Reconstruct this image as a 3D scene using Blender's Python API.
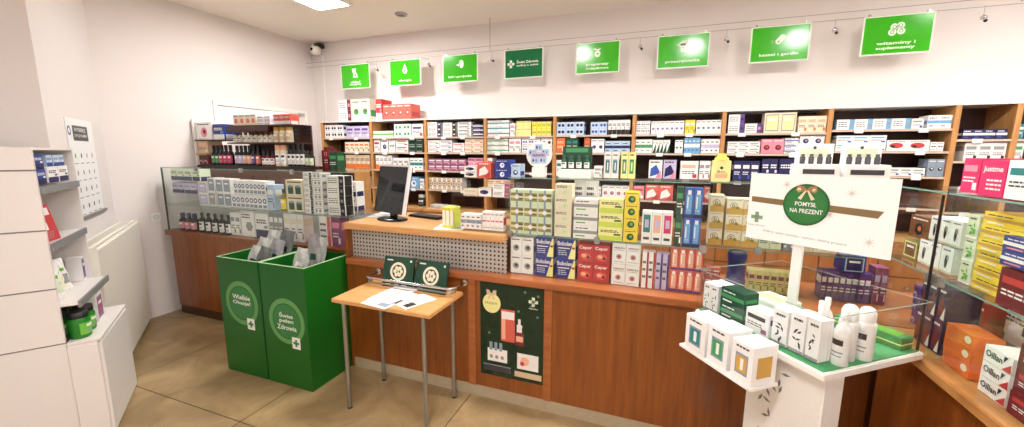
import bpy, bmesh, math, random
from mathutils import Matrix, Vector
R = math.radians
S = bpy.context.scene
COL = S.collection
for o in list(bpy.data.objects): bpy.data.objects.remove(o)

# ---------------------------------------------------------------- camera, world, exposure
cam_d = bpy.data.cameras.new('camera'); cam = bpy.data.objects.new('camera', cam_d); COL.objects.link(cam)
cam_d.sensor_width = 36; cam_d.lens = 395.7/1024*36; cam_d.clip_start = .05
_r = Vector((0.93628, 0.35122, 0.00457)); _f = Vector((-0.34644, 0.92553, -0.15287)).normalized()
_r = (_r - _f*_r.dot(_f)).normalized(); _u = _r.cross(_f)
cam.matrix_world = Matrix(((_r.x, _u.x, -_f.x, 0), (_r.y, _u.y, -_f.y, 0), (_r.z, _u.z, -_f.z, 1.65), (0, 0, 0, 1)))
S.camera = cam
W_ = bpy.data.worlds.new('world'); S.world = W_; W_.use_nodes = True
W_.node_tree.nodes['Background'].inputs[0].default_value = (.9, .93, 1, 1)
W_.node_tree.nodes['Background'].inputs[1].default_value = .3
S.view_settings.view_transform = 'Standard'; S.view_settings.look = 'None'
S.view_settings.gamma = 1; S.view_settings.use_curve_mapping = False
S.view_settings.exposure = EXPO = 1.0
S.cycles.transparent_max_bounces = 32
LAMP = 15.0
PANELS = [(-3.22, 3.20), (-.4, -.1), (2.2, -1.6), (2.7, 3.1), (-5.2, 3.7)]  # first is the visible lamp; the rest are unseen fill panels, last brightens the doorway
ROUND = [(-1.18, 2.43), (.31, 2.32), (1.515, 2.32)]

# ---------------------------------------------------------------- materials
def lin(c):
    return tuple(((v/255)/12.92 if v/255 <= .04045 else ((v/255+.055)/1.055)**2.4) for v in c)
PAL = dict(white=(240,238,236), cream=(232,222,196), beige=(214,192,158), grey=(150,150,152), greyblue=(135,150,168),
  black=(26,26,28), navy=(28,30,84), royal=(32,56,140), blue=(50,92,178), skyblue=(112,170,214), paleblue=(182,206,232),
  teal=(36,128,130), lilac=(196,188,220), purple=(96,62,134), plum=(150,84,120), pink=(226,140,160), magenta=(214,44,104),
  maroon=(110,28,40), red=(190,58,60), coral=(216,98,84), orange=(226,112,48), peach=(238,180,150), terracotta=(176,92,62),
  brown=(120,76,44), olive=(138,132,52), gold=(204,160,74), yellow=(240,214,64), paleyellow=(240,234,160), lime=(206,220,84),
  leaf=(104,180,60), green=(66,152,92), darkgreen=(20,72,50), palegreen=(214,224,196), brick=(150,48,34))
MC = {}
def nodes(m):
    m.use_nodes = True; return m.node_tree.nodes, m.node_tree.links, m.node_tree.nodes['Principled BSDF']
def M(name, col=None, rough=.5, metal=0, bump=0, bs=60, var=0, emit=0, coat=0):
    if name in MC: return MC[name]
    if col is None: col = PAL[name]
    m = bpy.data.materials.new(name); n, l, b = nodes(m); c = lin(col)
    b.inputs['Roughness'].default_value = rough; b.inputs['Metallic'].default_value = metal
    b.inputs['Base Color'].default_value = (*c, 1)
    b.inputs['Coat Weight'].default_value = coat; b.inputs['Coat Roughness'].default_value = .08
    tc = n.new('ShaderNodeTexCoord')
    nz = n.new('ShaderNodeTexNoise'); nz.inputs['Scale'].default_value = bs; l.new(tc.outputs['Object'], nz.inputs['Vector'])
    mx = n.new('ShaderNodeMix'); mx.data_type = 'RGBA'
    v = var or .04
    mx.inputs['A'].default_value = (*[x*(1-v) for x in c], 1); mx.inputs['B'].default_value = (*[min(1, x*(1+v)) for x in c], 1)
    l.new(nz.outputs['Fac'], mx.inputs['Factor']); l.new(mx.outputs['Result'], b.inputs['Base Color'])
    if bump:
        bp = n.new('ShaderNodeBump'); bp.inputs['Strength'].default_value = bump; bp.inputs['Distance'].default_value = .002
        l.new(nz.outputs['Fac'], bp.inputs['Height']); l.new(bp.outputs['Normal'], b.inputs['Normal'])
    if emit:
        b.inputs['Emission Color'].default_value = (*c, 1); b.inputs['Emission Strength'].default_value = emit
    MC[name] = m; return m
def wood(name, c1, c2, scale=(14, 14, 1.2), rough=.35, coat=.2):
    if name in MC: return MC[name]
    m = bpy.data.materials.new(name); n, l, b = nodes(m)
    tc = n.new('ShaderNodeTexCoord'); mp = n.new('ShaderNodeMapping'); mp.inputs['Scale'].default_value = scale
    l.new(tc.outputs['Object'], mp.inputs['Vector'])
    nz = n.new('ShaderNodeTexNoise'); nz.inputs['Scale'].default_value = 2.2; nz.inputs['Detail'].default_value = 6; nz.inputs['Roughness'].default_value = .65
    l.new(mp.outputs['Vector'], nz.inputs['Vector'])
    cr = n.new('ShaderNodeValToRGB'); cr.color_ramp.elements[0].position = .32; cr.color_ramp.elements[1].position = .7
    cr.color_ramp.elements[0].color = (*lin(c1), 1); cr.color_ramp.elements[1].color = (*lin(c2), 1)
    l.new(nz.outputs['Fac'], cr.inputs['Fac']); l.new(cr.outputs['Color'], b.inputs['Base Color'])
    b.inputs['Roughness'].default_value = rough; b.inputs['Coat Weight'].default_value = coat; b.inputs['Coat Roughness'].default_value = .2
    MC[name] = m; return m
def glass(name, tint=(225, 240, 236), refl=1.0, dens=0.0):
    if name in MC: return MC[name]
    m = bpy.data.materials.new(name); m.use_nodes = True; n = m.node_tree.nodes; l = m.node_tree.links
    for x in list(n): n.remove(x)
    o = n.new('ShaderNodeOutputMaterial'); t = n.new('ShaderNodeBsdfTransparent'); g = n.new('ShaderNodeBsdfGlossy')
    t.inputs[0].default_value = (*lin(tint), 1); g.inputs['Roughness'].default_value = .02
    fr = n.new('ShaderNodeFresnel'); fr.inputs['IOR'].default_value = 1.45
    nz = n.new('ShaderNodeTexNoise'); nz.inputs['Scale'].default_value = 3
    mt = n.new('ShaderNodeMath'); mt.operation = 'MULTIPLY_ADD'; l.new(nz.outputs['Fac'], mt.inputs[0]); mt.inputs[1].default_value = .02; l.new(fr.outputs[0], mt.inputs[2])
    ms = n.new('ShaderNodeMixShader'); ge = n.new('ShaderNodeNewGeometry'); iv = n.new('ShaderNodeMath'); iv.operation = 'SUBTRACT'; iv.inputs[0].default_value = 1; l.new(ge.outputs['Backfacing'], iv.inputs[1])
    mm = n.new('ShaderNodeMath'); mm.operation = 'MULTIPLY'; l.new(mt.outputs[0], mm.inputs[0]); l.new(iv.outputs[0], mm.inputs[1]); l.new(mm.outputs[0], ms.inputs[0]); l.new(t.outputs[0], ms.inputs[1]); l.new(g.outputs[0], ms.inputs[2])
    l.new(ms.outputs[0], o.inputs[0]); MC[name] = m; return m

wall_m = M('wall_paint', (228, 221, 218), .75, bump=.15, bs=180, var=.015)
ceil_m = M('ceiling_paint', (242, 236, 228), .8, bump=.1, bs=120, var=.015)
plastic_w = M('white_plastic', (238, 236, 232), .3)
lam_w = M('white_laminate', (226, 221, 218), .35, var=.01)
enamel = M('radiator_enamel', (236, 232, 220), .3)
chrome = M('chrome', (200, 200, 204), .16, 1)
steel = M('brushed_steel', (165, 165, 165), .34, .9)
oak = wood('oak_board', (176, 122, 68), (206, 152, 92), (3, 3, 22))
oak_v = wood('oak_panel_edge', (180, 126, 72), (212, 160, 100), (16, 16, 1.6))
oak_h = wood('oak_worktop', (196, 142, 84), (222, 172, 112), (1.4, 14, 14), .3)
cherry = wood('cherry_panel', (118, 60, 20), (152, 86, 32), (12, 12, .8), .28, .3)
cherry_h = wood('cherry_worktop', (150, 84, 42), (178, 106, 58), (1.2, 14, 14), .3, .3)
dark_back = wood('dark_shelf_back', (58, 26, 20), (76, 36, 26), (10, 10, 1), .5, .05)
drawer_w = wood('drawer_front', (150, 90, 44), (176, 110, 58), (10, 10, 1.2), .4, .2)
glass_m = glass('clear_glass', (252, 254, 253)); glass_e = M('glass_edge', (120, 160, 150), .15)
acrylic = glass('clear_acrylic', (252, 253, 253))
stone = M('plinth_stone', (150, 132, 104), .45, var=.18, bs=14)
card_g = M('green_cardboard', (6, 92, 18), .38, var=.06, bs=6)

def floor_mat():
    m = bpy.data.materials.new('stone_tile_floor'); n, l, b = nodes(m)
    tc = n.new('ShaderNodeTexCoord'); mp = n.new('ShaderNodeMapping'); mp.inputs['Location'].default_value = (2.34+6, -1.487+6, 0)
    l.new(tc.outputs['Object'], mp.inputs['Vector'])
    br = n.new('ShaderNodeTexBrick'); br.offset = 0; br.inputs['Scale'].default_value = 1; br.inputs['Brick Width'].default_value = 1.2
    br.inputs['Row Height'].default_value = 1.2; br.inputs['Mortar Size'].default_value = .005; br.inputs['Mortar Smooth'].default_value = .3
    br.inputs['Color1'].default_value = (*lin((190, 166, 124)), 1); br.inputs['Color2'].default_value = (*lin((178, 152, 112)), 1)
    br.inputs['Mortar'].default_value = (*lin((110, 88, 58)), 1)
    l.new(mp.outputs['Vector'], br.inputs['Vector'])
    nz = n.new('ShaderNodeTexNoise'); nz.inputs['Scale'].default_value = 2.6; nz.inputs['Detail'].default_value = 8; nz.inputs['Roughness'].default_value = .62; nz.inputs['Distortion'].default_value = .8
    l.new(tc.outputs['Object'], nz.inputs['Vector'])
    cr = n.new('ShaderNodeValToRGB'); cr.color_ramp.elements[0].position = .35; cr.color_ramp.elements[1].position = .72
    cr.color_ramp.elements[0].color = (.36, .31, .24, 1); cr.color_ramp.elements[1].color = (1, .98, .94, 1)
    l.new(nz.outputs['Fac'], cr.inputs['Fac'])
    mx = n.new('ShaderNodeMix'); mx.data_type = 'RGBA'; mx.blend_type = 'MULTIPLY'; mx.inputs['Factor'].default_value = .8
    l.new(br.outputs['Color'], mx.inputs['A']); l.new(cr.outputs['Color'], mx.inputs['B']); l.new(mx.outputs['Result'], b.inputs['Base Color'])
    b.inputs['Roughness'].default_value = .38
    bp = n.new('ShaderNodeBump'); bp.inputs['Strength'].default_value = .3; bp.inputs['Distance'].default_value = .002; bp.invert = True
    l.new(br.outputs['Fac'], bp.inputs['Height']); l.new(bp.outputs['Normal'], b.inputs['Normal'])
    return m
def pegmat():
    m = bpy.data.materials.new('perforated_metal'); n, l, b = nodes(m)
    tc = n.new('ShaderNodeTexCoord'); sx = n.new('ShaderNodeSeparateXYZ'); l.new(tc.outputs['Object'], sx.inputs[0])
    def mth(op, a, bb=None):
        q = n.new('ShaderNodeMath'); q.operation = op
        for i, v in enumerate((a, bb)):
            if v is None: continue
            if isinstance(v, (int, float)): q.inputs[i].default_value = v
            else: l.new(v, q.inputs[i])
        return q.outputs[0]
    P = .0285
    fx = mth('SUBTRACT', mth('FRACT', mth('DIVIDE', mth('ADD', sx.outputs['X'], 10), P)), .5)
    fz = mth('SUBTRACT', mth('FRACT', mth('DIVIDE', mth('ADD', sx.outputs['Z'], 10), P)), .5)
    d = mth('SQRT', mth('ADD', mth('MULTIPLY', fx, fx), mth('MULTIPLY', fz, fz)))
    h = mth('LESS_THAN', d, .25)
    mx = n.new('ShaderNodeMix'); mx.data_type = 'RGBA'; mx.inputs['A'].default_value = (*lin((186, 182, 176)), 1); mx.inputs['B'].default_value = (*lin((30, 26, 24)), 1)
    l.new(h, mx.inputs['Factor']); l.new(mx.outputs['Result'], b.inputs['Base Color']); b.inputs['Roughness'].default_value = .4; b.inputs['Metallic'].default_value = .2
    return m

# ---------------------------------------------------------------- mesh builder
TXT = {}
def text_polys(s, bold=.012):
    k = (s, bold)
    if k in TXT: return TXT[k]
    cu = bpy.data.curves.new('t', 'FONT'); cu.body = s; cu.size = 1; cu.offset = bold; cu.align_x = 'CENTER'; cu.align_y = 'CENTER'; cu.resolution_u = 2
    o = bpy.data.objects.new('t', cu); COL.objects.link(o)
    dg = bpy.context.evaluated_depsgraph_get(); me = o.evaluated_get(dg).to_mesh()
    vs = [(v.co.x, v.co.y) for v in me.vertices]; fs = [tuple(p.vertices) for p in me.polygons]
    o.evaluated_get(dg).to_mesh_clear(); bpy.data.objects.remove(o); bpy.data.curves.remove(cu)
    xs = [v[0] for v in vs] or [0]; ys = [v[1] for v in vs] or [0]
    TXT[k] = (vs, fs, max(xs)-min(xs) or 1, max(ys)-min(ys) or 1, (max(xs)+min(xs))/2, (max(ys)+min(ys))/2)
    return TXT[k]
class MB:
    def __init__(s): s.v = []; s.f = []; s.m = []; s.mats = []; s.sm = []
    def mi(s, m):
        if m not in s.mats: s.mats.append(m)
        return s.mats.index(m)
    def add(s, vs, fs, m, smooth=False):
        o = len(s.v); s.v += [tuple(v) for v in vs]; k = s.mi(m)
        for f in fs: s.f.append(tuple(i+o for i in f)); s.m.append(k); s.sm.append(smooth)
        return s
    def box(s, x0, x1, y0, y1, z0, z1, m, bev=0):
        if bev:
            bm = bmesh.new(); bmesh.ops.create_cube(bm, size=1)
            for v in bm.verts: v.co = Vector(((x0+x1)/2+v.co.x*(x1-x0), (y0+y1)/2+v.co.y*(y1-y0), (z0+z1)/2+v.co.z*(z1-z0)))
            bmesh.ops.bevel(bm, geom=bm.edges[:], offset=bev, segments=2, affect='EDGES')
            bm.verts.index_update(); s.add([v.co[:] for v in bm.verts], [[v.index for v in f.verts] for f in bm.faces], m); bm.free(); return s
        vs = [(x, y, z) for z in (z0, z1) for y in (y0, y1) for x in (x0, x1)]
        return s.add(vs, [(0, 2, 3, 1), (4, 5, 7, 6), (0, 1, 5, 4), (2, 6, 7, 3), (0, 4, 6, 2), (1, 3, 7, 5)], m)
    def quad(s, a, b, c, d, m): return s.add([a, b, c, d], [(0, 1, 2, 3)], m)
    def cyl(s, p0, p1, r, m, n=14, r2=None, cap=True):
        p0, p1 = Vector(p0), Vector(p1); d = (p1-p0).normalized(); a = d.orthogonal().normalized(); b = d.cross(a); r2 = r if r2 is None else r2
        vs = []
        for p, q in ((p0, r), (p1, r2)):
            for i in range(n): t = 2*math.pi*i/n; vs.append(p+(a*math.cos(t)+b*math.sin(t))*q)
        s.add(vs, [(i, (i+1) % n, n+(i+1) % n, n+i) for i in range(n)], m, True)
        if cap: s.add(vs[:n], [tuple(range(n))[::-1]], m); s.add(vs[n:], [tuple(range(n))], m)
        return s
    def lathe(s, x, y, z, prof, m, n=18, sx=1, sy=1):
        vs = [(x+r*sx*math.cos(2*math.pi*i/n), y+r*sy*math.sin(2*math.pi*i/n), z+h) for r, h in prof for i in range(n)]
        fs = [(k*n+i, k*n+(i+1) % n, (k+1)*n+(i+1) % n, (k+1)*n+i) for k in range(len(prof)-1) for i in range(n)]
        s.add(vs, fs, m, True)
        s.add(vs[:n], [tuple(range(n))[::-1]], m); s.add(vs[-n:], [tuple(range(n))], m); return s
    def tube(s, pts, r, m, n=10):
        for a, b in zip(pts[:-1], pts[1:]): s.cyl(a, b, r, m, n)
        for p in pts[1:-1]: s.ball(p, r*1.0, m)
        return s
    def ball(s, c, r, m, sx=1, sy=1, sz=1, n=10):
        pr = [(math.sin(math.pi*i/n)*r+1e-5, -math.cos(math.pi*i/n)*r*sz) for i in range(n+1)]
        return s.lathe(c[0], c[1], c[2], pr, m, 12, sx, sy)
    def prism(s, pts, y0, y1, m):
        n = len(pts); vs = [(x, y0, z) for x, z in pts]+[(x, y1, z) for x, z in pts]
        return s.add(vs, [tuple(range(n)), tuple(range(n, 2*n))[::-1]]+[(i, i+n, (i+1) % n+n, (i+1) % n) for i in range(n)], m)
    def flat(s, pts, y, m): return s.add([(x, y, z) for x, z in pts], [tuple(range(len(pts)))], m)
    def rect(s, x0, x1, z0, z1, y, m): return s.flat([(x0, z0), (x1, z0), (x1, z1), (x0, z1)], y, m)
    def disc(s, x, z, rx, rz, y, m, n=20): return s.flat([(x+rx*math.cos(2*math.pi*i/n), z+rz*math.sin(2*math.pi*i/n)) for i in range(n)], y, m)
    def ring(s, x, z, r0, r1, y, m, n=28, k=1):
        vs = [(x+r*math.cos(2*math.pi*i/n)*k, y, z+r*math.sin(2*math.pi*i/n)) for r in (r0, r1) for i in range(n)]
        return s.add(vs, [(i, (i+1) % n, n+(i+1) % n, n+i) for i in range(n)], m)
    def text(s, t, x, z, y, w, h, m, bold=.012, rot=0):
        vs, fs, tw, th, cx, cy = text_polys(t, bold); c_, s_ = math.cos(rot), math.sin(rot)
        q = []
        for a, b in vs:
            a = (a-cx)/tw*w; b = (b-cy)/th*h; q.append((x+a*c_-b*s_, y, z+a*s_+b*c_))
        return s.add(q, fs, m)
    def mesh(s, name):
        me = bpy.data.meshes.new(name); me.from_pydata(s.v, [], s.f)
        for m in s.mats: me.materials.append(m)
        me.polygons.foreach_set('material_index', s.m); me.polygons.foreach_set('use_smooth', s.sm); me.update(); return me
    def build(s, name, parent=None, loc=(0, 0, 0), rz=0):
        o = bpy.data.objects.new(name, s.mesh(name)); COL.objects.link(o); o.location = loc; o.rotation_euler = (0, 0, rz)
        if parent: o.parent = parent
        return o
def tag(o, label, cat, group=None, kind=None):
    if label: o['label'] = label
    if cat: o['category'] = cat
    if group: o['group'] = group
    if kind: o['kind'] = kind
    return o
def thing(name, label, cat, loc=(0, 0, 0), rz=0, group=None):
    o = bpy.data.objects.new(name, None); o.empty_display_size = .1; COL.objects.link(o); o.location = loc; o.rotation_euler = (0, 0, rz)
    return tag(o, label, cat, group)
def struct(name, mb): return tag(mb.build(name), None, None, kind='structure')
def dup(root, label=None, loc=None, rz=None, group=None):
    r = root.copy(); COL.objects.link(r)
    if loc is not None: r.location = loc
    if rz is not None: r.rotation_euler = (0, 0, rz)
    if label: r['label'] = label
    if group: r['group'] = group
    for ch in list(root.children):
        c = ch.copy(); COL.objects.link(c); c.parent = r
        for g in ch.children:
            d = g.copy(); COL.objects.link(d); d.parent = c
    return r
class Fr:
    def __init__(s, ox, oy, deg): s.o = (ox, oy); s.rz = R(deg); s.c = math.cos(s.rz); s.s = math.sin(s.rz)
    def at(s, x, y, z=0): return (s.o[0]+x*s.c-y*s.s, s.o[1]+x*s.s+y*s.c, z)
FR = {'N': Fr(0, 0, 0), 'E': Fr(0, 0, -90), 'T': Fr(.193, 2.017, -52.2), 'W': Fr(0, 0, 144.69)}
FW, FT, FE = FR['W'], FR['T'], FR['E']
CH = 3.12   # ceiling height

# ---------------------------------------------------------------- room
XL, YB = -4.66, 4.44
PX, PY = FW.at(5.035, 1.0)[:2]      # corner where the slanted shop-front wall meets the left wall
mb = MB(); mb.box(-6, 3.6, -3, 5, -.05, 0, floor_mat()); struct('floor', mb)
mb = MB(); mb.box(-6, 3.6, -3, 5, CH, CH+.05, ceil_m); struct('ceiling', mb)
mb = MB(); mb.box(-6, 3.6, YB, YB+.12, 0, CH, wall_m); struct('wall_back', mb)
OY0, OY1, OZ = 3.07, 4.26, 2.17      # doorway in the left wall
mb = MB(); mb.box(XL-.12, XL, PY-.35, OY0, 0, CH, wall_m); mb.box(XL-.12, XL, OY0, OY1, OZ, CH, wall_m); mb.box(XL-.12, XL, OY1, YB, 0, CH, wall_m)
struct('wall_left', mb)
mb = MB(); mb.box(XL-.14, XL+.012, OY0-.03, OY0+.012, 0, OZ-.0125, plastic_w); mb.box(XL-.14, XL+.012, OY1-.012, OY1+.03, 0, OZ-.0125, plastic_w); mb.box(XL-.14, XL+.012, OY0-.03, OY1+.03, OZ-.012, OZ+.03, plastic_w)
struct('trim_1', mb)
mb = MB(); mb.box(-5.9, -5.78, 2.2, YB, 0, CH, wall_m); mb.box(-5.9, XL-.12, 2.2, 2.3, 0, CH, wall_m); struct('wall_backroom', mb)
mb = MB(); mb.box(3.4, 3.52, -3, YB, 0, CH, wall_m); struct('wall_right', mb)
mb = MB(); mb.box(-6, 3.6, -3, -2.88, 0, CH, wall_m); struct('wall_rear', mb)
mb = MB(); mb.box(3.76, 5.035, 1.0, 1.5, 0, CH, wall_m); mb.build('x'); o = bpy.data.objects['x']; o.name = 'wall_front'; o.rotation_euler = (0, 0, FW.rz); tag(o, None, None, kind='structure')
mb = MB(); mb.box(-2, 3.76, 1.42, 1.5, 0, CH, wall_m); o = mb.build('wall_recess'); o.rotation_euler = (0, 0, FW.rz); tag(o, None, None, kind='structure')

# ceiling lamps
diff = M('fill_diffuser', (255, 251, 248), .5, emit=LAMP)  # for the added unseen panels at right and in the back room
def lamp(i, x, y, label):
    t = thing('ceiling_light', label, 'ceiling light', (x, y, CH), 0, 'square ceiling lights')
    f = MB(); q = .19 if i == 0 else .28; p = q+.03
    for a in (-1, 1):
        f.box(min(a*q, a*p), max(a*q, a*p), -p, p, -.025, 0, plastic_w); f.box(-q, q, min(a*q, a*p), max(a*q, a*p), -.025, 0, plastic_w)
    f.build('frame', t)
    MB().box(-q, q, -q, q, -.018, -.004, M('lamp_diffuser_main', (255, 251, 248), .5, emit=LAMP*4.2) if i == 0 else (M('fill_diffuser_front', (255, 251, 248), .5, emit=LAMP*2.2) if y < 0 else diff)).build('diffuser', t)  # front version: unseen panels behind the camera, added as front fill
spot_d = M('lamp_diffuser_round', (255, 251, 248), .5, emit=LAMP*13)
for i, (x, y) in enumerate(ROUND):
    t = thing('ceiling_spotlight', 'round bright ceiling spotlight outside the picture', 'ceiling light', (x, y, CH), 0, 'round ceiling spotlights')
    MB().lathe(0, 0, -.03, [(.11, 0), (.115, .004), (.115, .03)], plastic_w, 28).build('rim', t)
    MB().lathe(0, 0, -.034, [(.09, 0), (.095, .003)], spot_d, 28).build('diffuser', t)
for i, (x, y) in enumerate(PANELS): lamp(i, x, y, 'glowing square white ceiling light near the security camera' if i == 0 else 'square white fill light added outside the picture')
t = thing('downlight', 'small round recessed spotlight in the ceiling right of the bright ceiling light', 'spotlight', (-2.72, 3.83, CH))
MB().lathe(0, 0, -.02, [(.05, 0), (.062, .004), (.066, .012), (.066, .02)], steel, 24).build('rim', t)
MB().lathe(0, 0, -.0215, [(.02, 0), (.046, .002)], M('spot_lens', (60, 50, 44), .2), 20).build('lens', t)
# security camera
t = thing('security_camera', 'small white dome security camera high in the back left corner', 'camera', (-4.46, YB-.12, 3.0))
MB().box(-.05, .05, .02, .12, .04, .1, M('dark_bracket', (70, 66, 64)), .008).build('bracket', t)
MB().lathe(0, 0, -.06, [(.035, 0), (.062, .02), (.07, .05), (.066, .09), (.04, .105)], plastic_w, 20).build('housing', t)
m_ = MB(); m_.ball((0, -.055, -.0), .024, M('lens_black', (20, 20, 22), .1)); m_.build('lens', t)
mb = MB(); mb.box(-4.462, -4.446, YB-.012, YB-.001, 2.06, 2.94, plastic_w); tag(mb.build('cable_duct'), 'thin white cable duct running down the wall below the security camera', 'cable duct')
# wall socket
t = thing('wall_socket', 'white square electric socket on the left wall above the radiator end', 'socket', (XL, 2.38, 1.0), R(90))
MB().box(-.045, .045, -.014, 0, -.045, .045, plastic_w, .004).build('plate', t)
m_ = MB(); m_.ring(0, 0, .018, .022, -.0146, M('socket_grey', (170, 166, 160))); m_.disc(-.008, 0, .003, .003, -.0148, MC['black'] if 'black' in MC else M('black')); m_.disc(.008, 0, .003, .003, -.0148, M('black')); m_.build('outlet', t)

# radiator on the slanted wall
t = thing('radiator', 'white panel radiator on the slanted wall beside the display unit', 'radiator', FW.at(3.66, .99), FW.rz)
L_ = 1.29
m_ = MB(); m_.box(0, L_, -.15, -.12, .06, 1.0, enamel, .008)
for i in range(30): m_.box(.02+i*.0425, .035+i*.0425, -.121, -.118, .1, .96, enamel)
m_.build('front_panel', t)
MB().box(.01, L_-.01, -.04, -.02, .08, .99, enamel).build('rear_panel', t)
m_ = MB(); m_.box(0, L_, -.12, -.10, 1.0, 1.012, enamel); m_.box(0, L_, -.04, -.02, 1.0, 1.012, enamel)
for i in range(34): m_.box(.01+i*.0377, .02+i*.0377, -.118, -.022, .99, 1.010, enamel)
m_.build('top_grille', t)
MB().box(-.006, .0, -.15, -.02, .06, 1.01, enamel).build('side_cover', t); MB().box(L_, L_+.006, -.15, -.02, .06, 1.01, enamel).build('side_cover', t)
for x in (.2, 1.1): MB().box(x, x+.03, -.03, .0, .0, .9, enamel).build('bracket', t)
# poster on the slanted wall
t = thing('wall_poster', 'white paper chart with dark heading and rows of small pictures on the slanted wall', 'poster', FW.at(4.08, .998), FW.rz)
m_ = MB(); m_.box(0, .6, -.003, 0, 1.17, 1.88, M('poster_paper', (240, 240, 240), .5)); m_.ring(.05, 1.79, .02, .034, -.004, M('royal'), k=1.0)
m_.rect(.12, .46, 1.72, 1.83, -.004, M('ink', (60, 58, 62))); m_.text('WYBIERZ', .28, 1.80, -.0048, .26, .028, M('white')); m_.text('SWOJ NUMER', .29, 1.755, -.0048, .28, .028, M('white'))
random.seed(4)
for r in range(4):
    for c in range(4):
        x = .09+c*.13; z = 1.60-r*.125
        m_.rect(x-.03, x+.05, z-.05, z-.043, -.004, M('grey')); m_.disc(x+.01, z+.01, .014, .02, -.004, M(random.choice(['greyblue', 'green', 'black', 'olive'])), 8)
m_.build('sheet', t)
MB().box(-.01, .61, -.02, 0, 1.15, 1.17, M('shelf_grey', (130, 130, 132))).build('ledge', t)

# ---------------------------------------------------------------- white display unit at left (slanted frame)
t = thing('display_unit', 'white laminate display unit with open shelves and grooved side panel at the left', 'display unit', FW.at(3.02, .87), FW.rz)
Wd, Dp = .60, .36
m_ = MB()
zs = [.0, .615, .922, 1.237, 1.548, 1.65]
for a, b in zip(zs[:-1], zs[1:]): m_.box(0, .018, .012 if False else 0, Dp+.25, a+.004, b-.004 if b < 1.65 else b, lam_w)
m_.box(.004, .016, .002, Dp+.25, 0, 1.645, M('groove_grey', (120, 114, 108)))
m_.build('side_panel', t)
MB().box(Wd-.018, Wd, 0, Dp, .615, 1.65, lam_w).build('side_panel', t)
MB().box(.018, Wd-.018, Dp-.012, Dp, .615, 1.65, lam_w).build('back_panel', t)
MB().box(0, Wd, 0, Dp+.25, 1.65, 1.664, lam_w).build('top_panel', t)
for z, y0 in ((1.455, .0), (1.155, .0), (.828, -.065)):
    o = MB().box(.019, Wd-.019 + (0), y0, Dp-.013, z-.014, z, lam_w).build('shelf', t)
    m_ = MB(); m_.box(.02, Wd-.02, y0-.012, y0, z-.03, z+.006, M('shelf_grey')); m_.build('edge_strip', o)
t = thing('low_cabinet', 'low white cabinet projecting under the white display unit', 'cabinet', FW.at(3.02, .75), FW.rz)
MB().box(0, .6, .0, .119, 0, .60, lam_w, .004).build('body', t)
MB().box(-.004, .0, .002, .118, .02, .58, lam_w).build('side_panel', t)
MB().box(.012, .588, -.014, .0, .03, .585, lam_w, .003).build('door', t)
m_ = MB(); m_.box(0, .6, -.014, .119, .60, .611, lam_w); m_.build('top', t)
# things in the unit
def bottle_meshes(r, h, body, cap, lab, shape='round', clear=False):
    A, B, C_ = MB(), MB(), MB(); bm_ = M(body) if isinstance(body, str) else body; cm = M(cap); 
    if shape == 'jar':
        A.lathe(0, 0, 0, [(r*.9, 0), (r, h*.05), (r, h*.68), (r*.86, h*.76)], bm_, 18); B.lathe(0, 0, h*.762, [(r*.9, 0), (r*.92, h*.02), (r*.92, h*.22), (r*.84, h*.238)], cm, 18)
        l0, l1 = .14, .58
    elif shape == 'aero':
        A.lathe(0, 0, 0, [(r*.95, 0), (r, h*.02), (r, h*.68), (r*.9, h*.72), (r*.72, h*.74)], bm_, 20); B.lathe(0, 0, h*.741, [(r*.84, 0), (r*.84, h*.16), (r*.7, h*.22), (r*.45, h*.255), (r*.1, h*.26)], cm, 20)
        l0, l1 = .1, .6
    elif shape == 'slim':
        A.lathe(0, 0, 0, [(r*.95, 0), (r, h*.02), (r, h*.6), (r*.75, h*.7), (r*.4, h*.76), (r*.38, h*.84)], bm_, 16); B.lathe(0, 0, h*.841, [(r*.46, 0), (r*.46, h*.14), (r*.4, h*.159)], cm, 14)
        l0, l1 = .1, .55
    else:
        A.lathe(0, 0, 0, [(r*.95, 0), (r, h*.02), (r, h*.55), (r*.85, h*.64), (r*.5, h*.7), (r*.5, h*.74)], bm_, 18); B.lathe(0, 0, h*.741, [(r*.58, 0), (r*.58, h*.24), (r*.5, h*.259)], cm, 16)
        l0, l1 = .1, .5
    if lab:
        lm = M(lab); n = 14; a0, a1 = R(-90-75), R(-90+75); q = r*1.015
        vs = [(q*math.cos(a0+(a1-a0)*i/n), q*math.sin(a0+(a1-a0)*i/n), z) for z in (h*l0, h*l1) for i in range(n+1)]
        C_.add(vs, [(i, i+1, n+2+i, n+1+i) for i in range(n)], lm, True)
        hh = h*(l1-l0); q = r*1.03; zz = h*l0
        for (b0, b1, d, c) in ((.62, .85, 40, 'black' if lab in ('white', 'cream', 'grey') else 'white'), (.3, .36, 45, 'grey'), (.15, .2, 38, 'grey')):
            vs = [(q*math.cos(R(-90-d+2*d*i/6)), q*math.sin(R(-90-d+2*d*i/6)), zz+hh*b) for b in (b0, b1) for i in range(7)]
            C_.add(vs, [(i, i+1, 8+i, 7+i) for i in range(6)], M(c), True)
    return A, B, (C_ if lab else None)
def bottle(fr, x, y, z, r, h, body, cap, lab, label, name='bottle', group=None, shape='round', rz=0, cat=None):
    F = FR[fr]; t = thing(name, label, cat or 'bottle', F.at(x, y, z), F.rz+rz, group)
    A, B, C_ = bottle_meshes(r, h, body, cap, lab, shape)
    A.build('body', t); B.build('cap' if shape != 'jar' else 'lid', t)
    if C_: C_.build('paper_label', t)
    return t
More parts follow.
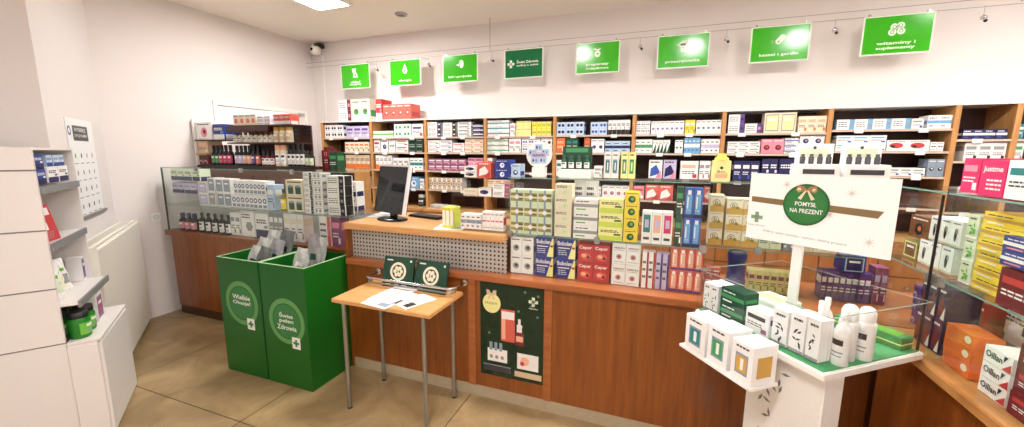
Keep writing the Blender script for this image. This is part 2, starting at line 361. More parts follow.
def bottle_row(fr, xs, y, z, r, h, body, cap, lab, label, group, shape='round', name='bottle', pos=None):
    F = FR[fr]; P = pos or COLN(len(xs)); t = bottle(fr, xs[0], y, z, r, h, body, cap, lab, (P[0]+' '+label).strip(), name, group if len(xs) > 1 else None, shape)
    for i, x in enumerate(xs[1:]): dup(t, P[i+1]+' '+label, F.at(x, y, z))
    return t
def COLN(n): return [''] if n == 1 else (['left', 'right'] if n == 2 else ['leftmost']+['second', 'third', 'fourth', 'fifth', 'sixth', 'seventh', 'eighth', 'ninth', 'tenth'][:n-2]+['rightmost'])
def ROWN(m): return [''] if m == 1 else (['lower', 'upper'] if m == 2 else (['bottom', 'middle', 'top'] if m == 3 else ['lowest']+['second-lowest', 'third-lowest', 'fourth-lowest', 'third-topmost', 'fourth-topmost', 'second-topmost'][:m-2]+['topmost']))

jg = M('jar_green', (30, 120, 34), .25)
for i, (x, y) in enumerate([(3.10, .83), (3.21, .835), (3.13, .93), (3.235, .94), (3.34, .93)]):
    bottle('W', x, y, .6125, .046, .15 if i != 4 else .17, jg, 'black', 'leaf' if i < 4 else None,
      ['green jar with black lid at the near front corner of the white low cabinet', 'green jar with black lid, front row right, on the low white cabinet', 'green jar with black lid, back row left, on the low white cabinet',
       'green jar with black lid, back row middle, on the low white cabinet', 'plain green jar with black lid, rightmost on the low white cabinet'][i], 'jar', 'green jars on the low cabinet', 'jar', cat='jar')
def leaflet(fr, x, y, z, w, h, tilt, c1, c2, label, yaw=0, th=.004, name='leaflet', group=None):
    F = FR[fr]; o = MB(); o.box(-w/2, w/2, 0, th, 0, h, M(c1)); o.rect(-w*.4, w*.4, h*.7, h*.9, -.0006, M(c2)); o.rect(-w*.4, w*.1, h*.3, h*.5, -.0006, M(c2))
    for k in range(4): o.rect(-w*.38, w*(.2+.04*k), h*(.08+.05*k), h*(.095+.05*k), -.0006, M('grey'))
    q = o.build(name); q.location = F.at(x, y, z); q.rotation_euler = (-tilt, 0, F.rz+yaw); tag(q, label, 'leaflet', group); return q
for i in range(3): leaflet('W', 3.18+i*.05, .90+i*.03, 1.158, .17, .2, R(10), 'red' if i < 2 else 'white', 'white' if i < 2 else 'red', ['red leaflet leaning at the front on the second shelf of the white unit', 'red leaflet leaning behind the first one on the white unit', 'white leaflet with red print leaning behind the red leaflets'][i], yaw=R(-10), th=.006)
# pouches
def pouch_mesh(w, h, d, c1, c2, c3):
    mb = MB(); nx, nz = 8, 10; vs = []
    for sgn in (-1, 1):
        for j in range(nz+1):
            for i in range(nx+1):
                u = i/nx*2-1; v = j/nz*2-1; b = max(0, (1-u**4)*(1-abs(v)**3))**.6
                vs.append((u*w/2*(1-.03*math.sin(v*9)), sgn*(d/2*b+.0008)+.004*math.sin(u*5+v*7), (j/nz)*h))
    N = (nx+1)*(nz+1)
    for sgn in (0, 1):
        for j in range(nz):
            for i in range(nx):
                a = sgn*N+j*(nx+1)+i; f = (a, a+1, a+nx+2, a+nx+1); 
                if sgn: f = f[::-1]
                c = c2 if j in (2, 3, 4) and 1 <= i <= 6 and not sgn else (c3 if j == 6 and 1 < i < 6 else c1)
                mb.add([vs[k] for k in f], [(0, 1, 2, 3)], M(c), True)
    return mb
PM = {}
def pouch(fr, x, y, z, w, h, d, cs, label, tilt=.3, yaw=0, group=None, roll=0):
    F = FR[fr]; k = (w, h, d, cs)
    if k not in PM: PM[k] = pouch_mesh(w, h, d, *cs).mesh('pouch')
    o = bpy.data.objects.new('pouch', PM[k]); COL.objects.link(o); o.location = F.at(x, y, z); o.rotation_euler = (-tilt, roll, F.rz+yaw); return tag(o, label, 'pouch', group)
pouch('W', 3.11, .90, .832, .12, .20, .03, ('white', 'palegreen', 'leaf'), 'white pouch with green top, leftmost on the third shelf of the white unit', .15, R(-25))
pouch('W', 3.22, .92, .832, .12, .20, .03, ('white', 'paleyellow', 'grey'), 'white pouch with pale yellow print, middle of the white unit third shelf', .2, R(-25))
pouch('W', 3.33, .93, .832, .12, .19, .03, ('white', 'grey', 'leaf'), 'white pouch with grey print beside the purple edged carton', .2, R(-25))
# item on top of the unit
t = thing('tissue_carton', 'white carton with dark purple band on top of the white display unit', 'box', FW.at(3.03, 1.07, 1.665), FW.rz)
m_ = MB(); m_.box(-.0, .16, 0, .22, 0, .20, M('white'), .003); m_.box(-.001, .161, -.001, .221, .05, .11, M('purple')); m_.build('body', t)
m_ = MB(); m_.lathe(.07, .07, .2, [(.035, 0), (.03, .03), (.015, .05)], M('white'), 12); m_.build('spout', t)

# ---------------------------------------------------------------- counters
def panel_front(name, t, x0, x1, y, z0, z1, seams):
    m_ = MB(); xs = [x0]+seams+[x1]
    for a, b in zip(xs[:-1], xs[1:]): m_.box(a+.0015, b-.0015, y, y+.02, z0, z1, cherry)
    return m_.build(name, t)
YC = 2.25
t = thing('counter_cabinet', 'long reddish wood counter front with plinth and inset poster panel', 'counter')
panel_front('front_panel', t, -2.14, 1.0, YC, .085, .83, [-1.12, -.6])
MB().box(-2.14, 1.6, YC+.02, 2.8, .0, .83, M('carcass', (110, 62, 34))).build('body', t)
MB().box(-2.14, .998, YC+.004, YC+.02, .0, .085, M('plinth_metal', (176, 162, 136), .5, 0, var=.15, bs=20)).build('plinth', t)
for x in (-1.12, -.60): MB().box(x-.025, x+.025, YC-.008, YC, .085, .83, oak_v if False else cherry_h).build('trim_strip', t)
MB().box(-2.16, -2.141, 2.25, 2.84, 0, 1.085, cherry).build('end_panel', t)
t = thing('worktop', 'reddish wood worktop running along the long counter', 'worktop')
m_ = MB(); m_.box(-2.139, 1.62, 2.215, 2.82, .832, .872, cherry_h, .004); m_.build('slab', t)
t = thing('counter_cabinet', 'reddish wood counter front at the back left behind the green bins', 'counter')
panel_front('front_panel', t, -4.56, -2.165, 2.44, .09, .82, [-3.9, -3.2])
MB().box(-4.56, -2.165, 2.46, 2.76, 0, .82, M('carcass')).build('body', t)
MB().box(-4.56, -2.165, 2.45, 2.46, 0, .09, M('plinth_dark', (70, 44, 28))).build('plinth', t)
t = thing('worktop', 'dark edged wood worktop of the back left counter', 'worktop')
MB().box(-4.6, -2.163, 2.41, 2.78, .822, .872, cherry, .004).build('slab', t)
t = thing('counter_cabinet', 'dark reddish wood counter running towards the viewer at the right', 'counter')
m_ = MB()
for a, b in ((-.6, .3), (.3, 1.2), (1.2, 2.21)): m_.box(1.0, 1.02, a+.002, b-.002, .1, .83, cherry)
m_.build('front_panel', t)
MB().box(1.02, 1.6, -.6, 2.21, 0, .83, M('carcass')).build('body', t)
MB().box(1.006, 1.02, -.6, 2.21, 0, .1, M('plinth_metal')).build('plinth', t)
t = thing('worktop', 'light edged wood worktop of the right counter', 'worktop')
MB().box(.97, 1.62, -.62, 2.212, .832, .872, oak, .004).build('slab', t)
# desk
t = thing('service_desk', 'raised light wood service desk top with perforated metal front', 'desk')
m_ = MB(); m_.box(-2.17, -.90, 2.245, 2.86, 1.087, 1.134, oak_h, .006); m_.build('desk_top', t)
m_ = MB(); m_.box(-2.138, -.895, 2.30, 2.304, .873, 1.086, pegmat()); m_.build('perforated_panel', t)
MB().box(-.92, -.905, 2.31, 2.8, .873, 1.086, cherry).build('side_support', t)
# counter poster
dkg = M('poster_green', (16, 46, 30), .25, var=.25, bs=9)
t = thing('poster', 'dark green promotional poster set into the counter front', 'poster', (-1.058, YC-.008, .185))
PW, PH = .432, .635
m_ = MB(); m_.box(0, PW, 0, .007, 0, PH, dkg)
Wt = M('white')
m_.box(PW*.34, PW*.56, -.0006, 0, PH*.40, PH*.74, M('coral')); m_.rect(PW*.35, PW*.55, PH*.64, PH*.72, -.0012, Wt); m_.rect(PW*.35, PW*.41, PH*.42, PH*.64, -.0012, M('peach'))
m_.rect(PW*.57, PW*.70, PH*.38, PH*.52, -.0008, M('maroon')); m_.rect(PW*.59, PW*.67, PH*.52, PH*.6, -.0008, Wt); m_.rect(PW*.61, PW*.65, PH*.6, PH*.66, -.0008, Wt)
m_.rect(PW*.58, PW*.69, PH*.42, PH*.48, -.0014, M('peach'))
m_.rect(PW*.12, PW*.44, PH*.16, PH*.30, -.0008, Wt)
for k in range(3): m_.rect(PW*(.15+.08*k), PW*(.20+.08*k), PH*.28, PH*.37, -.001, M('greyblue')); m_.disc(PW*(.18+.09*k), PH*.21, .012, .014, -.0014, M('grey'), 10)
m_.rect(PW*.60, PW*.93, PH*.13, PH*.30, -.0008, Wt); m_.disc(PW*.72, PH*.22, .03, .03, -.0014, M('peach'), 12); m_.disc(PW*.68, PH*.19, .015, .015, -.0018, M('red'), 10)
m_.rect(PW*.05, PW*.50, PH*.07, PH*.12, -.0008, M('greyblue')); m_.rect(PW*.05, PW*.5, PH*.05, PH*.11, -.0009, M('ink')); m_.rect(PW*.56, PW*.98, PH*.04, PH*.1, -.0008, M('beige'))
random.seed(2)
for k in range(9): m_.disc(random.uniform(.1, .95)*PW, random.uniform(.42, .95)*PH, .009, .009, -.0005, M('snow_green', (92, 128, 104)), 7)
cx, cz = PW*.84, PH*.86
for a, b in ((.010, .030), (.030, .010)): m_.rect(cx-a, cx+a, cz-b, cz+b, -.0012, M('palegreen'))
m_.text('Apteka', cx, cz-.045, -.0014, .06, .012, Wt)
m_.build('print', t)
m_ = MB(); m_.add([(PW*.19+.062*math.cos(R(15*i)), y, PH*.79+.066*math.sin(R(15*i))) for y in (-.001, -.005) for i in range(24)], [tuple(range(24)), tuple(range(24, 48))[::-1]]+[(i, (i+1) % 24, 24+(i+1) % 24, 24+i) for i in range(24)], M('paleyellow'))
m_.text('PREZENT', PW*.19, PH*.79, -.0056, .085, .014, M('olive')); m_.build('round_badge', t)
m_ = MB()
for sx in (-1, 1): m_.add([(PW*.19+sx*x, -.007, PH*.88+z) for x, z in ((0, 0), (.012, .03), (.035, .034), (.034, .006), (.012, -.004))], [(0, 1, 2, 3, 4)], M('beige')); m_.add([(PW*.19+sx*x, -.007, PH*.88+z) for x, z in ((0, 0), (.016, -.03), (.026, -.026), (.006, 0))], [(0, 1, 2, 3)], M('beige'))
m_.build('ribbon_bow', t)

# ---------------------------------------------------------------- wall shelving
DIV = [-4.215, -3.425, -2.635, -1.86, -1.065, -.27, .51, 1.30, 2.10, 2.44, 3.2]
def shz(b):
    if b >= 8: return [1.765, 1.60, 1.40, 1.2, .985]
    return [1.825, 1.645, 1.432, 1.207, .985] if b <= 3 else ([1.828, 1.648, 1.40, 1.19, .985] if b <= 6 else [1.848, 1.674, 1.475, 1.22, .985])
BL = ['open wall shelving bay at the far left end', 'open wall shelving bay behind the computer monitor', 'open wall shelving bay right of the computer monitor', 'open wall shelving bay under the dark green sign',
      'open wall shelving bay under the fifth hanging sign', 'open wall shelving bay under the sixth hanging sign', 'open wall shelving bay under the seventh hanging sign', 'open wall shelving bay under the rightmost hanging sign',
      'narrow open wall shelving bay right of the rightmost sign', 'wall shelving bay cut off by the right picture edge']
tagm = M('price_tag', (240, 240, 236))
for b in range(10):
    x0, x1 = DIV[b], DIV[b+1]; t = thing('shelving_bay', BL[b]+' with oak uprights', 'shelving', (x0, 4.1, 0), 0, None)
    w = x1-x0
    MB().box(-.017 if b == 0 else 0, .017, 0, .31, 0, 2.02, oak_v).build('side_panel', t)
    MB().box(w-.017, w-.0005, 0, .31, 0, 2.02, oak_v).build('side_panel', t)
    MB().box(.017, w-.017, .3, .312, 0, 2.02, dark_back).build('back_panel', t)
    MB().box(0, w-.0005, -.004, .312, 2.021, 2.037, plastic_w).build('top_board', t)
    for i, z in enumerate(shz(b)[:4]):
        o = MB().box(.0175, w-.0175, .006, .3, z-.02, z-.001, dark_back).build('shelf', t); MB().box(.0175, w-.0175, .001, .0055, z-.018, z-.001, M('rail_cream', (206, 186, 168))).build('label_rail', o)
        for k in range(2 if w > .5 else 1):
            xx = w*(.25+.45*k)+.05*((b*7+i*3+k) % 3-1); MB().box(xx-.03, xx+.03, -.003, .0005, z-.03, z+.002, tagm).build('price_tag', o)
    MB().box(.0175, w-.0175, -.12, .3, .955, .984, oak_h).build('ledge', t)
    MB().box(0, w-.0005, -.10, .3, .08, .955, M('carcass')).build('base_cabinet', t)
    nd = 2 if w > .5 else 1
    for r_ in range(3):
        for c in range(nd):
            a = c*w/nd+.004; e = (c+1)*w/nd-.004; z0 = .1+r_*.285
            d = MB().box(a, e, -.12, -.10, z0, z0+.278, drawer_w, .002).build('drawer', t)
            MB().cyl(((a+e)/2, -.12, z0+.2), ((a+e)/2, -.14, z0+.2), .012, steel, 12).build('knob', d)

# ---------------------------------------------------------------- packages
def package(mb, w, h, d, base, ac, ac2, kind, seed=0):
    B, A, A2 = M(base), M(ac), M(ac2); rn = random.Random(seed); ink = M('ink', (60, 58, 62)) if base in ('white', 'cream', 'beige', 'paleyellow', 'palegreen', 'lilac', 'paleblue', 'lime', 'yellow') else M('white')
    mb.box(0, w, 0, d, 0, h, B); y = -.0007; y2 = -.0012
    r = lambda u0, v0, u1, v1, m, yy=y: mb.rect(u0*w, u1*w, v0*h, v1*h, yy, m)
    def lines(u0, v0, u1, n, m, hh=.045, gap=.1):
        for k in range(n):
            u = u0
            while u < u1-.06:
                l_ = rn.uniform(.08, .2); e = min(u1, u+l_); r(u, v0-k*gap, e, v0-k*gap+hh, m); u = e+.03
    # end panels: same accents carried round
    def side(v0, v1, m):
        for x, sg in ((-.0006, 1), (w+.0006, -1)): 
            q = [(x, .1*d, v0*h), (x, .9*d, v0*h), (x, .9*d, v1*h), (x, .1*d, v1*h)]; mb.add(q, [(0, 1, 2, 3)] if sg < 0 else [(3, 2, 1, 0)], m)
    if kind == 'title':
        r(.08, .62, .85, .80, A); lines(.1, .42, .8, 2, ink); r(.7, .1, .93, .3, A2); side(.55, .8, A)
    elif kind == 'stripe':
        r(0, .38, 1, .62, A); lines(.1, .75, .7, 1, ink, .08); r(.1, .15, .5, .25, A2); side(.38, .62, A)
    elif kind == 'low':
        r(0, 0, 1, .34, A); lines(.1, .7, .85, 2, ink, .06); r(.65, .4, .92, .52, A2); side(0, .34, A)
    elif kind == 'dots':
        k = max(.12*min(w, h*1.4), .004); mb.disc(w*.3, h*.5, k*1.4, k*1.4, y, A, 10); mb.disc(w*.7, h*.5, k*1.4, k*1.4, y, A, 10); lines(.12, .82, .88, 1, A2, .07); lines(.12, .12, .88, 1, A2, .05); side(.3, .7, A)
    elif kind == 'circle':
        q = min(w, h)*.28; mb.disc(w*.5, h*.42, q, q, y, A, 16); mb.disc(w*.53, h*.45, q*.45, q*.45, y2, A2, 12); lines(.12, .84, .88, 1, ink, .06); side(.2, .5, A)
    elif kind == 'side':
        r(.72, 0, 1, 1, A); r(.78, .35, .94, .65, A2, y2); lines(.08, .68, .62, 3, ink, .07, .2); side(0, 1, A)
    elif kind == 'diag':
        mb.flat([(0, 0), (w, 0), (w, h*.75)], y, A); lines(.1, .82, .6, 2, A2, .05)
    elif kind == 'wedge':
        mb.flat([(w*.1, h*.1), (w*.9, h*.3), (w*.55, h*.75), (w*.15, h*.55)], y, A); mb.flat([(w*.5, h*.05), (w*.95, h*.05), (w*.9, h*.45)], y2, A2); lines(.1, .85, .8, 1, ink, .07)
    elif kind == 'ellipse':
        mb.disc(w*.45, h*.5, w*.34, h*.26, y, A, 18); mb.disc(w*.3, h*.42, w*.12, h*.12, y2, A2, 10); lines(.1, .86, .9, 1, ink, .05)
    elif kind == 'frame':
        r(.08, .08, .92, .92, A2); r(.14, .14, .86, .86, A, y2); r(.25, .6, .75, .72, M('white'), -.0016)
    elif kind == 'ring':
        q = min(w*.42, h*.3); mb.ring(w*.5, h*.6, q*.55, q, y, A, 12); r(.1, .08, .9, .3, A2 if False else M('greyblue')); side(.3, .6, A)
    elif kind == 'plant':
        for k in range(7):
            cx, cz = rn.uniform(.25, .75)*w, rn.uniform(.12, .62)*h; a = rn.uniform(0, 3); q = min(w, h)*.2
            mb.flat([(cx-math.cos(a)*q, cz-math.sin(a)*q), (cx+math.sin(a)*q*.35, cz-math.cos(a)*q*.35), (cx+math.cos(a)*q, cz+math.sin(a)*q), (cx-math.sin(a)*q*.35, cz+math.cos(a)*q*.35)], y-.0001*k, A)
        lines(.2, .82, .8, 1, ink, .06); r(.0, .0, 1, .08, A2)
    elif kind == 'cross':
        r(.04, .22, .96, .78, A); r(.1, .3, .35, .6, M('gold'), y2); r(.65, .35, .9, .7, M('brown'), y2); r(.42, 0, .56, 1, M('greyblue'), y2-.0004); r(0, .44, 1, .56, M('palegreen'), y2-.0003)
        mb.disc(w*.49, h*.5, h*.16, h*.16, y2-.001, M('white'), 8)
    elif kind == 'flower':
        q = min(w, h)*.16
        for k in range(6): mb.disc(w*.6+q*math.cos(k*1.05), h*.4+q*math.sin(k*1.05), q*.7, q*.7, y-.0001*k, A, 10)
        mb.disc(w*.6, h*.4, q*.5, q*.5, y2-.0004, A2, 10); lines(.08, .82, .7, 2, ink, .05)
    elif kind == 'bobo':
        mb.flat([(w*.62, 0), (w, 0), (w, h*.95), (w*.92, h*.95), (w*.78, h*.5)], y, A2); mb.disc(w*.9, h*.55, w*.09, h*.06, y2, M('red'), 10)
        mb.text('Bobolen', w*.44, h*.76, y2-.0004, w*.78, h*.22, A, .02); r(.08, .5, .7, .55, A, y2); lines(.1, .38, .55, 3, A, .03, .1); side(.6, .9, A)
    elif kind == 'cep':
        mb.text('Ceper', w*.48, h*.8, y2, w*.8, h*.22, A, .02); mb.disc(w*.5, h*.35, w*.34, h*.2, y, A2, 16); mb.disc(w*.4, h*.38, w*.16, h*.1, y2, M('peach'), 12); mb.disc(w*.66, h*.3, w*.1, h*.08, y2, M('maroon'), 10)
    elif kind == 'word':
        mb.text('VERDIN', w*.5, h*.78, y2, w*.8, h*.09, ink, .02); mb.ring(w*.5, h*.36, w*.13, w*.2, y, M('grey'), 14); mb.disc(w*.5, h*.36, w*.12, w*.12, y, A2, 12); lines(.15, .66, .85, 1, M('grey'), .03); lines(.15, .1, .85, 1, M('grey'), .03)
    elif kind == 'tube':
        r(.18, .12, .82, .78, A); r(.3, .78, .7, .92, M('white'), y2); r(.28, .3, .42, .7, M('white'), y2); r(0, 0, 1, .1, A2); lines(.2, .22, .8, 1, ink, .03)
    elif kind == 'swatch':
        c = M(['teal', 'peach', 'magenta'][seed % 3]); r(.15, .35, .85, .9, c); r(.3, .5, .7, .75, M('lilac'), y2); r(.2, .12, .8, .2, ink)
    elif kind == 'dd':
        mb.flat([(0, 0), (w, 0), (w, h*.38), (w*.5, h*.5), (0, h*.34)], y, A); mb.ring(w*.42, h*.55, h*.17, h*.2, y, M('brown'), 18); mb.text('D', w*.42, h*.55, y2, h*.16, h*.2, M('ink'), .03)
        mb.disc(w*.66, h*.42, h*.1, h*.1, y2, M('olive'), 10); lines(.1, .88, .9, 1, M('grey'), .04)
    elif kind == 'twin':
        for u in (.28, .72): r(u-.16, .12, u+.16, .58, A); mb.disc(w*u, h*.6, w*.15, h*.08, y2, M('greyblue'), 12)
        r(.1, .82, .9, .9, A2)
    elif kind == 'window':
        r(.2, .18, .8, .72, A2 if base != 'white' or ac2 != 'black' else M('greyblue')); r(.26, .24, .74, .66, A, y2); r(.45, .3, .6, .6, M('white'), y2-.0004); lines(.2, .86, .8, 1, ink, .05)
        for x in (w+.0006,): mb.add([(x, .2*d, .18*h), (x, .8*d, .18*h), (x, .8*d, .72*h), (x, .2*d, .72*h)], [(0, 1, 2, 3)], A)
    elif kind == 'oval':
        mb.disc(w*.5, h*.45, w*.13, h*.26, y, A, 14); mb.disc(w*.62, h*.6, w*.1, h*.1, y2, M('grey'), 10); lines(.15, .86, .85, 1, ink, .05); r(.02, .02, .98, .08, A2)
    elif kind == 'corner':
        mb.disc(w*.82, h*.6, w*.12, h*.26, y, A2, 12); lines(.08, .7, .6, 2, A, .08, .3)
    elif kind == 'oill':
        mb.text('Oillan', w*.38, h*.55, y2, w*.6, h*.42, ink, .02); mb.flat([(w*.68, h*.05), (w, h*.05), (w*.98, h*.6)], y, A2); mb.flat([(w*.72, h*.5), (w*.86, h*.9), (w*.72, h*.9)], y2, M('navy'))
    elif kind == 'just':
        mb.text('Justme', w*.5, h*.74, y2, w*.8, h*.2, A, .02); lines(.3, .42, .9, 3, A, .05, .12)
for_copy = {}
